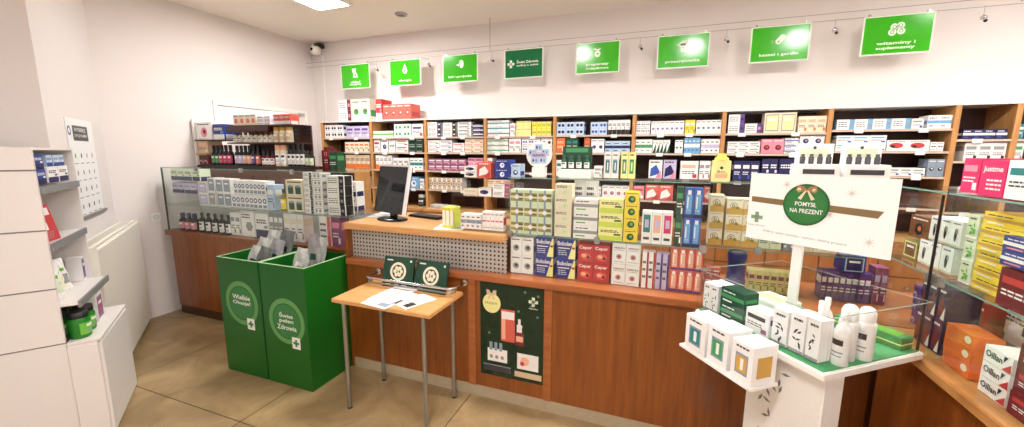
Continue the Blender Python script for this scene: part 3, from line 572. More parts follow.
CL = [
('medicine_box', 'box', 'N', -4.181, -3.879, 4.115, 1.826, 0.165, 3, 2, 0.13, 'white', 'navy', 'grey', 'dots', 'white medicine box with navy dots', 'top shelf, leftmost wall bay'),
('medicine_box', 'box', 'N', -3.83, -3.465, 4.115, 1.826, 0.146, 3, 1, 0.13, 'lilac', 'purple', 'white', 'title', 'lilac and purple medicine box', 'top shelf, leftmost wall bay'),
('medicine_box', 'box', 'N', -3.86, -3.476, 4.115, 1.646, 0.126, 5, 1, 0.13, 'cream', 'orange', 'brown', 'title', 'cream medicine box with orange lettering', 'second shelf, leftmost wall bay'),
('medicine_box', 'box', 'N', -3.86, -3.473, 4.115, 1.433, 0.175, 5, 1, 0.13, 'beige', 'orange', 'white', 'low', 'beige medicine box with orange foot', 'third shelf, leftmost wall bay'),
('medicine_box', 'box', 'N', -3.696, -3.487, 4.115, 1.208, 0.119, 2, 1, 0.13, 'white', 'peach', 'grey', 'low', 'white medicine box with peach foot', 'fourth shelf, leftmost wall bay'),
('medicine_box', 'box', 'N', -3.403, -3.102, 4.115, 1.826, 0.078, 3, 1, 0.13, 'white', 'leaf', 'grey', 'stripe', 'flat white medicine box with green stripe', 'top shelf, wall bay behind monitor'),
('medicine_box', 'box', 'N', -3.087, -2.842, 4.115, 1.826, 0.157, 2, 2, 0.13, 'white', 'green', 'green', 'dots', 'white medicine box with pale green dots', 'top shelf, wall bay behind monitor'),
('medicine_box', 'box', 'N', -2.828, -2.674, 4.115, 1.826, 0.153, 1, 1, 0.13, 'white', 'purple', 'red', 'title', 'white medicine box with lilac picture and pink edge', 'top shelf, wall bay behind monitor'),
('medicine_box', 'box', 'N', -3.398, -3.306, 4.115, 1.646, 0.154, 1, 1, 0.13, 'white', 'red', 'pink', 'title', 'white medicine box with pink title', 'second shelf, wall bay behind monitor'),
('medicine_box', 'box', 'N', -3.291, -3.185, 4.115, 1.646, 0.154, 1, 1, 0.13, 'white', 'navy', 'grey', 'circle', 'tall white medicine box with one dark dot', 'second shelf, wall bay behind monitor'),
('medicine_box', 'box', 'N', -3.171, -3.081, 4.115, 1.646, 0.154, 1, 1, 0.13, 'white', 'green', 'grey', 'dots', 'narrow white medicine box with small green dots', 'second shelf, wall bay behind monitor'),
('medicine_box', 'box', 'N', -3.067, -2.892, 4.115, 1.646, 0.154, 1, 2, 0.13, 'white', 'red', 'red', 'title', 'flat white medicine box with red lettering', 'second shelf, wall bay behind monitor'),
('medicine_box', 'box', 'N', -2.885, -2.68, 4.115, 1.646, 0.154, 2, 2, 0.13, 'darkgreen', 'black', 'white', 'dots', 'dark green medicine box', 'second shelf, wall bay behind monitor'),
('medicine_box', 'box', 'N', -3.38, -3.136, 4.115, 1.433, 0.177, 4, 1, 0.13, 'white', 'orange', 'peach', 'low', 'white medicine box with orange band', 'third shelf, wall bay behind monitor'),
('medicine_box', 'box', 'N', -3.122, -2.887, 4.115, 1.433, 0.142, 3, 1, 0.13, 'white', 'leaf', 'green', 'low', 'white medicine box with bright green foot', 'third shelf, wall bay behind monitor'),
('medicine_box', 'box', 'N', -2.872, -2.687, 4.115, 1.433, 0.144, 3, 1, 0.13, 'white', 'teal', 'green', 'stripe', 'white medicine box with teal stripe', 'third shelf, wall bay behind monitor'),
('medicine_box', 'box', 'N', -2.969, -2.911, 4.115, 1.208, 0.136, 1, 1, 0.13, 'white', 'black', 'grey', 'title', 'slim white medicine box with black lettering', 'fourth shelf, wall bay behind monitor'),
('medicine_box', 'box', 'N', -2.903, -2.752, 4.115, 1.208, 0.139, 1, 1, 0.13, 'skyblue', 'white', 'blue', 'circle', 'sky blue medicine box with white round', 'fourth shelf, wall bay behind monitor'),
('medicine_box', 'box', 'N', -2.745, -2.681, 4.115, 1.208, 0.118, 1, 1, 0.13, 'white', 'grey', 'grey', 'title', 'plain narrow white medicine box', 'fourth shelf, wall bay behind monitor'),
('medicine_box', 'box', 'N', -2.616, -2.429, 4.115, 1.826, 0.171, 1, 3, 0.13, 'white', 'navy', 'cream', 'side', 'flat white medicine box with navy square', 'top shelf, wall bay right of monitor'),
('medicine_box', 'box', 'N', -2.409, -2.232, 4.115, 1.826, 0.161, 1, 3, 0.13, 'white', 'black', 'cream', 'side', 'flat white medicine box with black square', 'top shelf, wall bay right of monitor'),
('medicine_box', 'box', 'N', -2.213, -2.041, 4.115, 1.826, 0.162, 1, 4, 0.13, 'white', 'navy', 'grey', 'title', 'flat white medicine box with dark lettering', 'top shelf, wall bay right of monitor'),
('medicine_box', 'box', 'N', -2.022, -1.891, 4.115, 1.826, 0.137, 1, 3, 0.13, 'navy', 'white', 'purple', 'stripe', 'dark navy medicine box with white stripes', 'top shelf, wall bay right of monitor'),
('medicine_box', 'box', 'N', -2.616, -2.288, 4.115, 1.646, 0.143, 2, 3, 0.13, 'white', 'lilac', 'purple', 'title', 'flat white medicine box with lilac line', 'second shelf, wall bay right of monitor'),
('medicine_box', 'box', 'N', -2.275, -2.132, 4.115, 1.646, 0.108, 1, 2, 0.13, 'white', 'red', 'pink', 'title', 'flat white medicine box with red text', 'second shelf, wall bay right of monitor'),
('medicine_box', 'box', 'N', -2.119, -1.893, 4.115, 1.646, 0.154, 2, 3, 0.13, 'cream', 'pink', 'red', 'title', 'flat cream medicine box with pink line', 'second shelf, wall bay right of monitor'),
('medicine_box', 'box', 'N', -2.616, -2.109, 4.115, 1.433, 0.137, 5, 2, 0.13, 'plum', 'white', 'pink', 'title', 'plum medicine box with pale title', 'third shelf, wall bay right of monitor'),
('medicine_box', 'box', 'N', -2.084, -1.894, 4.115, 1.433, 0.152, 2, 2, 0.13, 'pink', 'purple', 'white', 'title', 'pink medicine box with purple title', 'third shelf, wall bay right of monitor'),
('medicine_box', 'box', 'N', -2.616, -2.165, 4.115, 1.208, 0.139, 7, 1, 0.13, 'beige', 'white', 'brown', 'side', 'narrow beige medicine box with white side', 'fourth shelf, wall bay right of monitor'),
('medicine_box', 'box', 'N', -2.604, -2.424, 4.115, 0.986, 0.032, 2, 2, 0.13, 'white', 'teal', 'green', 'stripe', 'flat white medicine box with green stripe', 'bottom ledge, wall bay right of monitor'),
('medicine_box', 'box', 'N', -2.41, -2.288, 4.115, 0.986, 0.028, 2, 1, 0.13, 'white', 'grey', 'grey', 'title', 'small plain white medicine box', 'bottom ledge, wall bay right of monitor'),
('medicine_box', 'box', 'N', -1.836, -1.58, 4.115, 1.826, 0.169, 1, 3, 0.13, 'white', 'teal', 'skyblue', 'stripe', 'flat white medicine box with teal stripe', 'top shelf, wall bay under dark sign'),
('medicine_box', 'box', 'N', -1.568, -1.51, 4.115, 1.826, 0.139, 1, 1, 0.13, 'white', 'pink', 'grey', 'title', 'slim white medicine box', 'top shelf, wall bay under dark sign'),
('medicine_box', 'box', 'N', -1.498, -1.328, 4.115, 1.826, 0.157, 3, 2, 0.13, 'paleyellow', 'yellow', 'white', 'circle', 'pale yellow medicine box with lemon spot', 'top shelf, wall bay under dark sign'),
('medicine_box', 'box', 'N', -1.316, -1.107, 4.115, 1.826, 0.148, 4, 2, 0.13, 'yellow', 'leaf', 'white', 'dots', 'yellow green medicine box', 'top shelf, wall bay under dark sign'),
('medicine_box', 'box', 'N', -1.841, -1.591, 4.115, 1.646, 0.154, 2, 3, 0.13, 'white', 'green', 'grey', 'stripe', 'flat white medicine box with green line', 'second shelf, wall bay under dark sign'),
('medicine_box', 'box', 'N', -1.579, -1.439, 4.115, 1.646, 0.154, 2, 1, 0.13, 'white', 'pink', 'grey', 'title', 'tall white medicine box with pink title', 'second shelf, wall bay under dark sign'),
('medicine_box', 'box', 'N', -1.428, -1.224, 4.115, 1.646, 0.154, 3, 2, 0.13, 'white', 'blue', 'black', 'dots', 'white medicine box with blue figure', 'second shelf, wall bay under dark sign'),
('medicine_box', 'box', 'N', -1.213, -1.093, 4.115, 1.646, 0.154, 2, 2, 0.13, 'white', 'maroon', 'black', 'circle', 'white medicine box with dark round', 'second shelf, wall bay under dark sign'),
('medicine_box', 'box', 'N', -1.841, -1.783, 4.115, 1.433, 0.153, 1, 1, 0.13, 'white', 'red', 'grey', 'title', 'white medicine box with red title', 'third shelf, wall bay under dark sign'),
('medicine_box', 'box', 'N', -1.841, -1.566, 4.115, 1.208, 0.134, 3, 2, 0.13, 'cream', 'orange', 'white', 'title', 'cream medicine box with orange title', 'fourth shelf, wall bay under dark sign'),
('medicine_box', 'box', 'N', -1.046, -0.76, 4.115, 1.829, 0.133, 3, 2, 0.13, 'paleblue', 'navy', 'white', 'dots', 'pale blue medicine box with dark dots', 'top shelf, wall bay under fifth sign'),
('medicine_box', 'box', 'N', -0.694, -0.53, 4.115, 1.829, 0.127, 2, 2, 0.13, 'paleblue', 'blue', 'white', 'dots', 'powder blue medicine box with blue dot', 'top shelf, wall bay under fifth sign'),
('medicine_box', 'box', 'N', -0.52, -0.309, 4.115, 1.829, 0.142, 5, 1, 0.13, 'white', 'black', 'grey', 'low', 'white medicine box with small dark foot mark', 'top shelf, wall bay under fifth sign'),
('medicine_box', 'box', 'N', -1.046, -0.953, 4.115, 1.649, 0.152, 1, 1, 0.13, 'orange', 'peach', 'white', 'title', 'orange medicine box', 'second shelf, wall bay under fifth sign'),
('medicine_box', 'box', 'N', -0.942, -0.816, 4.115, 1.649, 0.154, 2, 1, 0.13, 'darkgreen', 'teal', 'black', 'title', 'dark teal medicine box', 'second shelf, wall bay under fifth sign'),
('product_box', 'box', 'N', -0.754, -0.693, 4.115, 1.649, 0.154, 1, 1, 0.13, 'terracotta', 'orange', 'brown', 'title', 'tall terracotta cardboard box', 'second shelf, wall bay under fifth sign'),
('medicine_box', 'box', 'N', -0.683, -0.552, 4.115, 1.649, 0.139, 2, 1, 0.13, 'white', 'purple', 'navy', 'circle', 'white medicine box with purple picture', 'second shelf, wall bay under fifth sign'),
('medicine_box', 'box', 'N', -0.543, -0.3, 4.115, 1.649, 0.118, 3, 1, 0.13, 'paleblue', 'navy', 'blue', 'stripe', 'blue medicine box with dark stripe', 'second shelf, wall bay under fifth sign'),
('medicine_box', 'box', 'N', -1.044, -0.936, 4.115, 1.401, 0.172, 1, 1, 0.13, 'white', 'teal', 'grey', 'title', 'white medicine box with teal title', 'third shelf, wall bay under fifth sign'),
('medicine_box', 'box', 'N', -0.646, -0.565, 4.115, 1.191, 0.111, 2, 1, 0.13, 'white', 'pink', 'plum', 'title', 'white medicine box with pink stripe', 'fourth shelf, wall bay under fifth sign'),
('medicine_box', 'box', 'N', -0.555, -0.289, 4.115, 1.191, 0.128, 4, 1, 0.13, 'white', 'plum', 'pink', 'circle', 'white medicine box with plum round', 'fourth shelf, wall bay under fifth sign'),
('medicine_box', 'box', 'N', -0.251, -0.123, 4.115, 1.829, 0.127, 3, 2, 0.13, 'white', 'navy', 'blue', 'dots', 'white medicine box with blue lattice', 'top shelf, wall bay under sixth sign'),
('medicine_box', 'box', 'N', -0.114, 0.179, 4.115, 1.829, 0.122, 7, 1, 0.13, 'white', 'blue', 'pink', 'circle', 'white medicine box with blue swirl', 'top shelf, wall bay under sixth sign'),
('medicine_box', 'box', 'N', 0.187, 0.273, 4.115, 1.829, 0.127, 2, 1, 0.13, 'yellow', 'white', 'leaf', 'title', 'lemon yellow medicine box', 'top shelf, wall bay under sixth sign'),
('medicine_box', 'box', 'N', 0.281, 0.491, 4.115, 1.829, 0.123, 5, 1, 0.13, 'white', 'teal', 'magenta', 'circle', 'white medicine box with teal and pink picture', 'top shelf, wall bay under sixth sign'),
('medicine_box', 'box', 'N', -0.251, -0.095, 4.115, 1.649, 0.131, 3, 1, 0.13, 'white', 'green', 'skyblue', 'stripe', 'white medicine box with faint teal stripe', 'second shelf, wall bay under sixth sign'),
('medicine_box', 'box', 'N', -0.091, 0.067, 4.115, 1.649, 0.125, 5, 1, 0.13, 'white', 'darkgreen', 'green', 'diag', 'white medicine box with dark green wedge', 'second shelf, wall bay under sixth sign'),
('medicine_box', 'box', 'N', 0.111, 0.181, 4.115, 1.649, 0.124, 2, 1, 0.13, 'white', 'darkgreen', 'green', 'circle', 'white medicine box with green leaf round', 'second shelf, wall bay under sixth sign'),
('medicine_box', 'box', 'N', 0.19, 0.327, 4.115, 1.649, 0.142, 4, 1, 0.13, 'skyblue', 'white', 'blue', 'stripe', 'light blue upright medicine box', 'second shelf, wall bay under sixth sign'),
('medicine_box', 'box', 'N', 0.336, 0.491, 4.115, 1.649, 0.131, 4, 1, 0.13, 'white', 'lilac', 'purple', 'stripe', 'white upright medicine box with lilac stripes', 'second shelf, wall bay under sixth sign'),
('medicine_box', 'box', 'N', -0.114, 0.01, 4.115, 1.401, 0.182, 1, 1, 0.13, 'white', 'blue', 'pink', 'wedge', 'white medicine box with big blue wedge', 'third shelf, wall bay under sixth sign'),
('medicine_box', 'box', 'N', 0.019, 0.136, 4.115, 1.401, 0.184, 1, 1, 0.13, 'lilac', 'navy', 'pink', 'wedge', 'lilac medicine box with big navy wedge', 'third shelf, wall bay under sixth sign'),
('medicine_box', 'box', 'N', 0.171, 0.327, 4.115, 1.401, 0.176, 1, 1, 0.13, 'white', 'peach', 'red', 'title', 'large white medicine box with faint pink title', 'third shelf, wall bay under sixth sign'),
('medicine_box', 'box', 'N', 0.336, 0.429, 4.115, 1.401, 0.178, 2, 1, 0.13, 'white', 'grey', 'red', 'title', 'white medicine box with grey title', 'third shelf, wall bay under sixth sign'),
('medicine_box', 'box', 'N', 0.438, 0.48, 4.115, 1.401, 0.16, 1, 1, 0.13, 'maroon', 'white', 'white', 'title', 'maroon medicine box', 'third shelf, wall bay under sixth sign'),
('medicine_box', 'box', 'N', -0.249, -0.145, 4.115, 1.191, 0.135, 1, 1, 0.13, 'pink', 'red', 'white', 'title', 'pink medicine box with red title', 'fourth shelf, wall bay under sixth sign'),
('medicine_box', 'box', 'N', -0.135, 0.121, 4.115, 1.191, 0.151, 2, 1, 0.13, 'coral', 'white', 'red', 'wedge', 'coral medicine box with white wedge', 'fourth shelf, wall bay under sixth sign'),
('medicine_box', 'box', 'N', 0.545, 0.673, 4.115, 1.829, 0.166, 1, 2, 0.13, 'white', 'purple', 'navy', 'side', 'flat white medicine box with purple end', 'top shelf, wall bay under seventh sign'),
('medicine_box', 'box', 'N', 0.68, 0.812, 4.115, 1.829, 0.084, 1, 1, 0.13, 'white', 'purple', 'pink', 'side', 'low white medicine box with violet end', 'top shelf, wall bay under seventh sign'),
('carton', 'box', 'N', 0.827, 1.065, 4.115, 1.829, 0.173, 2, 1, 0.13, 'cream', 'paleyellow', 'grey', 'frame', 'large cream carton with pale yellow panel', 'top shelf, wall bay under seventh sign'),
('carton', 'box', 'N', 1.08, 1.281, 4.115, 1.829, 0.137, 3, 1, 0.13, 'cream', 'peach', 'orange', 'title', 'cream carton with peach title', 'top shelf, wall bay under seventh sign'),
('medicine_box', 'box', 'N', 0.555, 0.812, 4.115, 1.649, 0.107, 3, 2, 0.13, 'white', 'grey', 'green', 'title', 'flat white medicine box with grey title', 'second shelf, wall bay under seventh sign'),
('medicine_box', 'box', 'N', 0.82, 0.994, 4.115, 1.649, 0.128, 2, 1, 0.13, 'pink', 'maroon', 'red', 'circle', 'pink medicine box with dark ribbon mark', 'second shelf, wall bay under seventh sign'),
('medicine_box', 'box', 'N', 0.998, 1.097, 4.115, 1.649, 0.135, 1, 3, 0.13, 'white', 'blue', 'navy', 'stripe', 'flat white medicine box with blue stripe', 'second shelf, wall bay under seventh sign'),
('product_box', 'box', 'N', 1.104, 1.281, 4.115, 1.649, 0.154, 2, 2, 0.13, 'white', 'navy', 'grey', 'circle', 'flat white box with one navy dot', 'second shelf, wall bay under seventh sign'),
('medicine_box', 'box', 'N', 0.619, 0.825, 4.115, 1.401, 0.182, 3, 1, 0.13, 'navy', 'white', 'blue', 'title', 'navy medicine box with white line', 'third shelf, wall bay under seventh sign'),
('medicine_box', 'box', 'N', 0.841, 0.964, 4.115, 1.401, 0.202, 2, 1, 0.13, 'navy', 'blue', 'white', 'low', 'navy medicine box with white foot', 'third shelf, wall bay under seventh sign'),
('medicine_box', 'box', 'N', 0.972, 1.099, 4.115, 1.401, 0.203, 1, 1, 0.13, 'navy', 'blue', 'white', 'low', 'wide navy medicine box with pale foot', 'third shelf, wall bay under seventh sign'),
('medicine_box', 'box', 'N', 1.106, 1.186, 4.115, 1.401, 0.187, 2, 1, 0.13, 'white', 'pink', 'grey', 'title', 'white upright medicine box', 'third shelf, wall bay under seventh sign'),
('medicine_box', 'box', 'N', 1.352, 1.833, 4.115, 1.849, 0.083, 4, 1, 0.13, 'white', 'skyblue', 'grey', 'side', 'low white medicine box with sky blue end', 'top shelf, wall bay under rightmost sign'),
('medicine_box', 'box', 'N', 1.838, 1.912, 4.115, 1.849, 0.08, 1, 1, 0.13, 'white', 'grey', 'blue', 'title', 'low white medicine box with grey title', 'top shelf, wall bay under rightmost sign'),
('medicine_box', 'box', 'N', 1.936, 2.081, 4.115, 1.849, 0.102, 2, 1, 0.13, 'white', 'skyblue', 'grey', 'stripe', 'white medicine box with faint blue stripe', 'top shelf, wall bay under rightmost sign'),
('medicine_box', 'box', 'N', 1.363, 1.696, 4.115, 1.675, 0.126, 3, 2, 0.13, 'white', 'skyblue', 'blue', 'title', 'white medicine box with sky blue line', 'second shelf, wall bay under rightmost sign'),
('medicine_box', 'box', 'N', 1.702, 1.97, 4.115, 1.675, 0.087, 2, 1, 0.13, 'white', 'red', 'black', 'ellipse', 'white medicine box with red oval', 'second shelf, wall bay under rightmost sign'),
('medicine_box', 'box', 'N', 1.976, 2.054, 4.115, 1.675, 0.071, 2, 1, 0.13, 'white', 'navy', 'purple', 'dots', 'small white medicine box with navy marks', 'second shelf, wall bay under rightmost sign'),
('medicine_box', 'box', 'N', 1.977, 2.081, 4.115, 1.476, 0.138, 2, 1, 0.13, 'greyblue', 'black', 'white', 'circle', 'grey medicine box with dark round marks', 'third shelf, wall bay under rightmost sign'),
('medicine_box', 'box', 'N', 1.732, 1.97, 4.115, 1.476, 0.065, 3, 1, 0.13, 'white', 'grey', 'blue', 'title', 'low white medicine box on a pale strip', 'third shelf, wall bay under rightmost sign'),
('medicine_box', 'box', 'N', 2.153, 2.405, 4.115, 1.766, 0.075, 4, 1, 0.13, 'navy', 'white', 'blue', 'stripe', 'navy medicine box with white foot stripe', 'top shelf, narrow wall bay at far right'),
('carton', 'box', 'N', 2.181, 2.417, 4.115, 1.601, 0.139, 3, 1, 0.13, 'white', 'grey', 'black', 'title', 'white carton with dark lettering', 'second shelf, narrow wall bay at far right'),
('medicine_box', 'box', 'N', 2.459, 2.491, 4.115, 1.766, 0.109, 1, 1, 0.13, 'teal', 'white', 'skyblue', 'title', 'teal medicine box', 'top shelf, wall bay at picture edge'),
('carton', 'box', 'N', 2.459, 2.51, 4.115, 1.601, 0.139, 1, 1, 0.13, 'white', 'green', 'grey', 'title', 'white carton with pale green corner', 'second shelf, wall bay at picture edge'),
('carton', 'box', 'N', -3.972, -3.775, 4.16, 2.041, 0.264, 1, 2, 0.2, 'white', 'maroon', 'pink', 'side', 'white and maroon carton', 'on wall shelving below leftmost signs'),
('carton', 'box', 'N', -3.759, -3.474, 4.16, 2.041, 0.266, 2, 1, 0.2, 'cream', 'green', 'brown', 'circle', 'cream carton with green edge', 'on wall shelving below leftmost signs'),
('carton', 'box', 'N', -3.382, -3.29, 4.16, 2.041, 0.255, 1, 1, 0.2, 'red', 'white', 'pink', 'low', 'red topped white narrow carton', 'on wall shelving below leftmost signs'),
('carton', 'box', 'N', -3.275, -2.865, 4.16, 2.041, 0.185, 4, 1, 0.2, 'coral', 'red', 'cream', 'circle', 'coral red carton with round mark and cream foot', 'on wall shelving below leftmost signs'),
('product_box', 'box', 'N', -0.885, -0.731, 2.34, 0.875, 0.238, 2, 2, 0.12, 'white', 'grey', 'black', 'circle', 'white box with small round emblem', 'lower tier of long display, beside metal grille'),
('supplement_box', 'box', 'N', -0.717, -0.599, 2.34, 0.875, 0.253, 1, 2, 0.12, 'royal', 'white', 'paleyellow', 'bobo', 'royal blue supplement box with yellow corner', 'lower tier of long display, left column'),
('supplement_box', 'box', 'N', -0.58, -0.46, 2.34, 0.875, 0.253, 1, 2, 0.12, 'royal', 'white', 'paleyellow', 'bobo', 'royal blue supplement box with yellow corner', 'lower tier of long display, right column'),
('medicine_box', 'box', 'N', -0.447, -0.255, 2.34, 0.875, 0.229, 2, 2, 0.12, 'red', 'white', 'coral', 'cep', 'red medicine box with white script', 'lower tier of long display, beside blue'),
('product_box', 'box', 'N', -0.243, -0.083, 2.34, 0.875, 0.251, 2, 2, 0.12, 'white', 'black', 'red', 'word', 'tall white box with black word', 'lower tier of long display, beside red'),
('blister_pack', 'pack', 'N', -0.072, -0.001, 2.34, 0.875, 0.215, 2, 1, 0.06, 'white', 'red', 'plum', 'side', 'white blister card with red strip', 'lower tier of long display, beside tall white boxes'),
('blister_pack', 'pack', 'N', 0.004, 0.074, 2.34, 0.875, 0.21, 2, 1, 0.06, 'lilac', 'purple', 'navy', 'side', 'lilac blister card with purple strip', 'lower tier of long display, beside coral packs'),
('tube_pack', 'pack', 'N', 0.08, 0.245, 2.34, 0.875, 0.253, 4, 2, 0.08, 'coral', 'peach', 'purple', 'tube', 'coral tube box with purple foot', 'lower tier of long display, right end'),
('herbal_box', 'box', 'N', -0.889, -0.614, 2.34, 1.138, 0.282, 3, 3, 0.1, 'palegreen', 'olive', 'grey', 'cross', 'pale green herbal box with olive plants', 'upper shelf of long display, left end'),
('herbal_box', 'box', 'N', -0.598, -0.492, 2.34, 1.138, 0.325, 1, 4, 0.1, 'cream', 'palegreen', 'yellow', 'flower', 'cream herbal box with pale green pattern', 'upper shelf of long display, near plants'),
('product_box', 'box', 'N', -0.48, -0.335, 2.34, 1.138, 0.241, 1, 3, 0.1, 'white', 'grey', 'leaf', 'stripe', 'low white box with grey band', 'upper shelf of long display, centre of the shelf'),
('product_box', 'box', 'N', -0.33, -0.189, 2.34, 1.138, 0.247, 1, 3, 0.1, 'paleyellow', 'lime', 'darkgreen', 'low', 'pale yellow box with lime foot', 'upper shelf of long display, centre'),
('product_box', 'box', 'N', -0.186, -0.105, 2.34, 1.138, 0.293, 1, 4, 0.1, 'yellow', 'darkgreen', 'leaf', 'circle', 'yellow box with green round, upright', 'upper shelf of long display, beside lime'),
('cosmetics_box', 'box', 'N', -0.086, 0.079, 2.34, 1.138, 0.186, 3, 1, 0.08, 'white', 'teal', 'magenta', 'swatch', 'white cosmetics box with coloured window', 'upper shelf of long display, beside tubes'),
('product_pack', 'pack', 'N', 0.09, 0.126, 2.34, 1.138, 0.33, 1, 2, 0.06, 'darkgreen', 'green', 'white', 'title', 'dark green upright pack', 'upper shelf of long display, left of the blue tubes'),
('tube_pack', 'pack', 'N', 0.131, 0.221, 2.34, 1.138, 0.327, 2, 2, 0.06, 'blue', 'skyblue', 'navy', 'tube', 'blue tube pack', 'upper shelf of long display, right end'),
('product_box', 'box', 'N', -0.513, -0.366, 2.5, 1.138, 0.342, 2, 1, 0.06, 'white', 'yellow', 'lilac', 'flower', 'white box with yellow flower', 'upper shelf of long display, at the back'),
('vitamin_box', 'box', 'N', 0.27, 0.342, 2.45, 1.138, 0.283, 1, 3, 0.1, 'cream', 'gold', 'black', 'dd', 'cream vitamin box with round letter', 'glass shelf left of gift sign, left column'),
('vitamin_box', 'box', 'N', 0.352, 0.518, 2.45, 1.138, 0.267, 2, 3, 0.1, 'cream', 'gold', 'black', 'dd', 'cream vitamin box with round letter', 'glass shelf left of gift sign, right columns'),
('product_box', 'box', 'N', 0.522, 0.629, 2.45, 1.138, 0.095, 2, 1, 0.1, 'palegreen', 'teal', 'cream', 'title', 'low pale green box', "shelf below gift sign's left half"),
('product_box', 'box', 'N', 0.636, 0.697, 2.45, 1.138, 0.107, 2, 1, 0.1, 'greyblue', 'teal', 'white', 'stripe', 'low grey blue box', 'shelf left of sign post'),
('product_box', 'box', 'N', 0.737, 0.875, 2.45, 1.138, 0.091, 4, 1, 0.1, 'cream', 'brown', 'white', 'title', 'low cream box', 'shelf right of sign post'),
('product_box', 'box', 'N', 0.501, 0.713, 2.5, 0.875, 0.123, 6, 1, 0.08, 'paleyellow', 'plum', 'leaf', 'title', 'pale yellow upright box with dark top', 'counter behind tray stand, left of post'),
('product_box', 'box', 'N', 0.841, 1.057, 2.5, 0.875, 0.156, 8, 1, 0.08, 'purple', 'white', 'navy', 'title', 'dark purple upright box', 'counter behind tray stand, right of the sign post'),
('carton', 'box', 'N', 0.925, 1.022, 2.5, 1.034, 0.09, 1, 1, 0.12, 'royal', 'navy', 'paleblue', 'frame', 'royal blue carton with darker window', 'lying above purple boxes behind sign post'),
('product_box', 'box', 'N', 1.065, 1.122, 2.5, 0.875, 0.198, 2, 1, 0.08, 'plum', 'lilac', 'white', 'title', 'plum upright box', 'counter corner behind tray stand'),
('product_box', 'box', 'N', 0.274, 0.358, 2.5, 0.875, 0.115, 2, 2, 0.06, 'coral', 'white', 'peach', 'title', 'small coral box', 'counter left of purple pen cup'),
('product_pack', 'pack', 'N', -4.525, -4.099, 2.48, 1.367, 0.11, 4, 1, 0.1, 'palegreen', 'navy', 'grey', 'low', 'pale green and navy pack', 'top tier of left display'),
('product_pack', 'pack', 'N', -4.525, -4.15, 2.48, 1.243, 0.098, 4, 1, 0.1, 'lilac', 'navy', 'leaf', 'low', 'lilac and navy pack', 'second tier of left display'),
('blister_pack', 'pack', 'N', -4.139, -4.01, 2.48, 1.139, 0.221, 1, 2, 0.1, 'white', 'lilac', 'grey', 'frame', 'white lilac blister pack', 'in left display, first column from the left'),
('product_pack', 'pack', 'N', -3.996, -3.898, 2.48, 1.139, 0.262, 1, 2, 0.1, 'white', 'grey', 'greyblue', 'frame', 'white and grey upright pack', 'in left display, second column'),
('product_pack', 'pack', 'N', -3.884, -3.681, 2.48, 1.139, 0.258, 2, 2, 0.1, 'white', 'greyblue', 'grey', 'frame', 'white blue grey upright pack', 'in left display, left of the lattice boxes'),
('product_box', 'box', 'N', -3.642, -3.243, 2.48, 1.266, 0.122, 8, 1, 0.1, 'white', 'royal', 'navy', 'ring', 'narrow white box with blue ring', 'upper row, left display'),
('product_box', 'box', 'N', -3.681, -3.234, 2.48, 1.139, 0.123, 8, 1, 0.1, 'white', 'royal', 'navy', 'ring', 'narrow white box with blue ring', 'lower row, left display'),
('product_box', 'box', 'N', -3.222, -3.138, 2.48, 1.139, 0.222, 1, 1, 0.1, 'paleblue', 'white', 'grey', 'title', 'pale blue card box', 'in left display right of the lattice boxes'),
('product_box', 'box', 'N', -2.996, -2.802, 2.48, 1.139, 0.273, 1, 2, 0.1, 'cream', 'darkgreen', 'brown', 'twin', 'cream box with dark green tins', 'left display beside tall white stack'),
('product_box', 'box', 'N', -3.734, -3.6, 2.48, 0.875, 0.212, 2, 1, 0.1, 'white', 'greyblue', 'navy', 'title', 'white and blue grey card box', 'floor of left display beside bottles'),
('product_box', 'box', 'N', -3.587, -3.418, 2.48, 0.875, 0.24, 1, 1, 0.1, 'white', 'grey', 'grey', 'flower', 'white card with pale picture', 'floor of left display, third from the bottles'),
('product_box', 'box', 'N', -3.406, -3.243, 2.48, 0.875, 0.223, 1, 1, 0.1, 'white', 'navy', 'grey', 'low', 'white card with dark blue foot', 'floor of left display left of the grey bags'),
('product_pack', 'pack', 'N', -3.23, -3.061, 2.48, 0.875, 0.251, 3, 1, 0.1, 'grey', 'white', 'greyblue', 'title', 'grey upright pouch pack', 'floor of left display above the left bin'),
('product_pack', 'pack', 'N', -3.049, -2.829, 2.48, 0.875, 0.253, 3, 1, 0.1, 'white', 'cream', 'grey', 'title', 'plain white upright pack', 'floor of left display above the green bins'),
('product_box', 'box', 'N', -2.769, -2.676, 2.46, 1.139, 0.343, 1, 8, 0.1, 'white', 'black', 'grey', 'side', 'flat white box with dark end dot', 'left column of tall white stack'),
('product_box', 'box', 'N', -2.67, -2.573, 2.46, 1.139, 0.343, 1, 6, 0.1, 'white', 'grey', 'black', 'dots', 'flat white box', 'middle column of tall white stack'),
('product_box', 'box', 'N', -2.521, -2.345, 2.46, 1.139, 0.32, 1, 4, 0.1, 'white', 'black', 'grey', 'side', 'flat white box with dark square print', 'right column of tall white stack'),
('product_box', 'box', 'N', -2.568, -2.458, 2.72, 1.1355, 0.255, 1, 2, 0.1, 'white', 'navy', 'lilac', 'low', 'white box with violet foot', 'at the right end of left display beside the desk'),
('product_box', 'box', 'N', -2.629, -2.511, 2.46, 0.875, 0.253, 1, 1, 0.1, 'white', 'coral', 'pink', 'side', 'white box with coral end', 'floor of left display beside the desk'),
('carton', 'box', 'N', -2.501, -2.407, 2.46, 0.875, 0.253, 1, 1, 0.1, 'plum', 'pink', 'white', 'title', 'plum carton', 'floor of left display beside the desk'),
('carton', 'box', 'N', -4.612, -4.366, 2.81, 1.766, 0.181, 1, 1, 0.15, 'white', 'pink', 'maroon', 'circle', 'large white carton with pink flower', 'upper left of doorway shelf unit'),
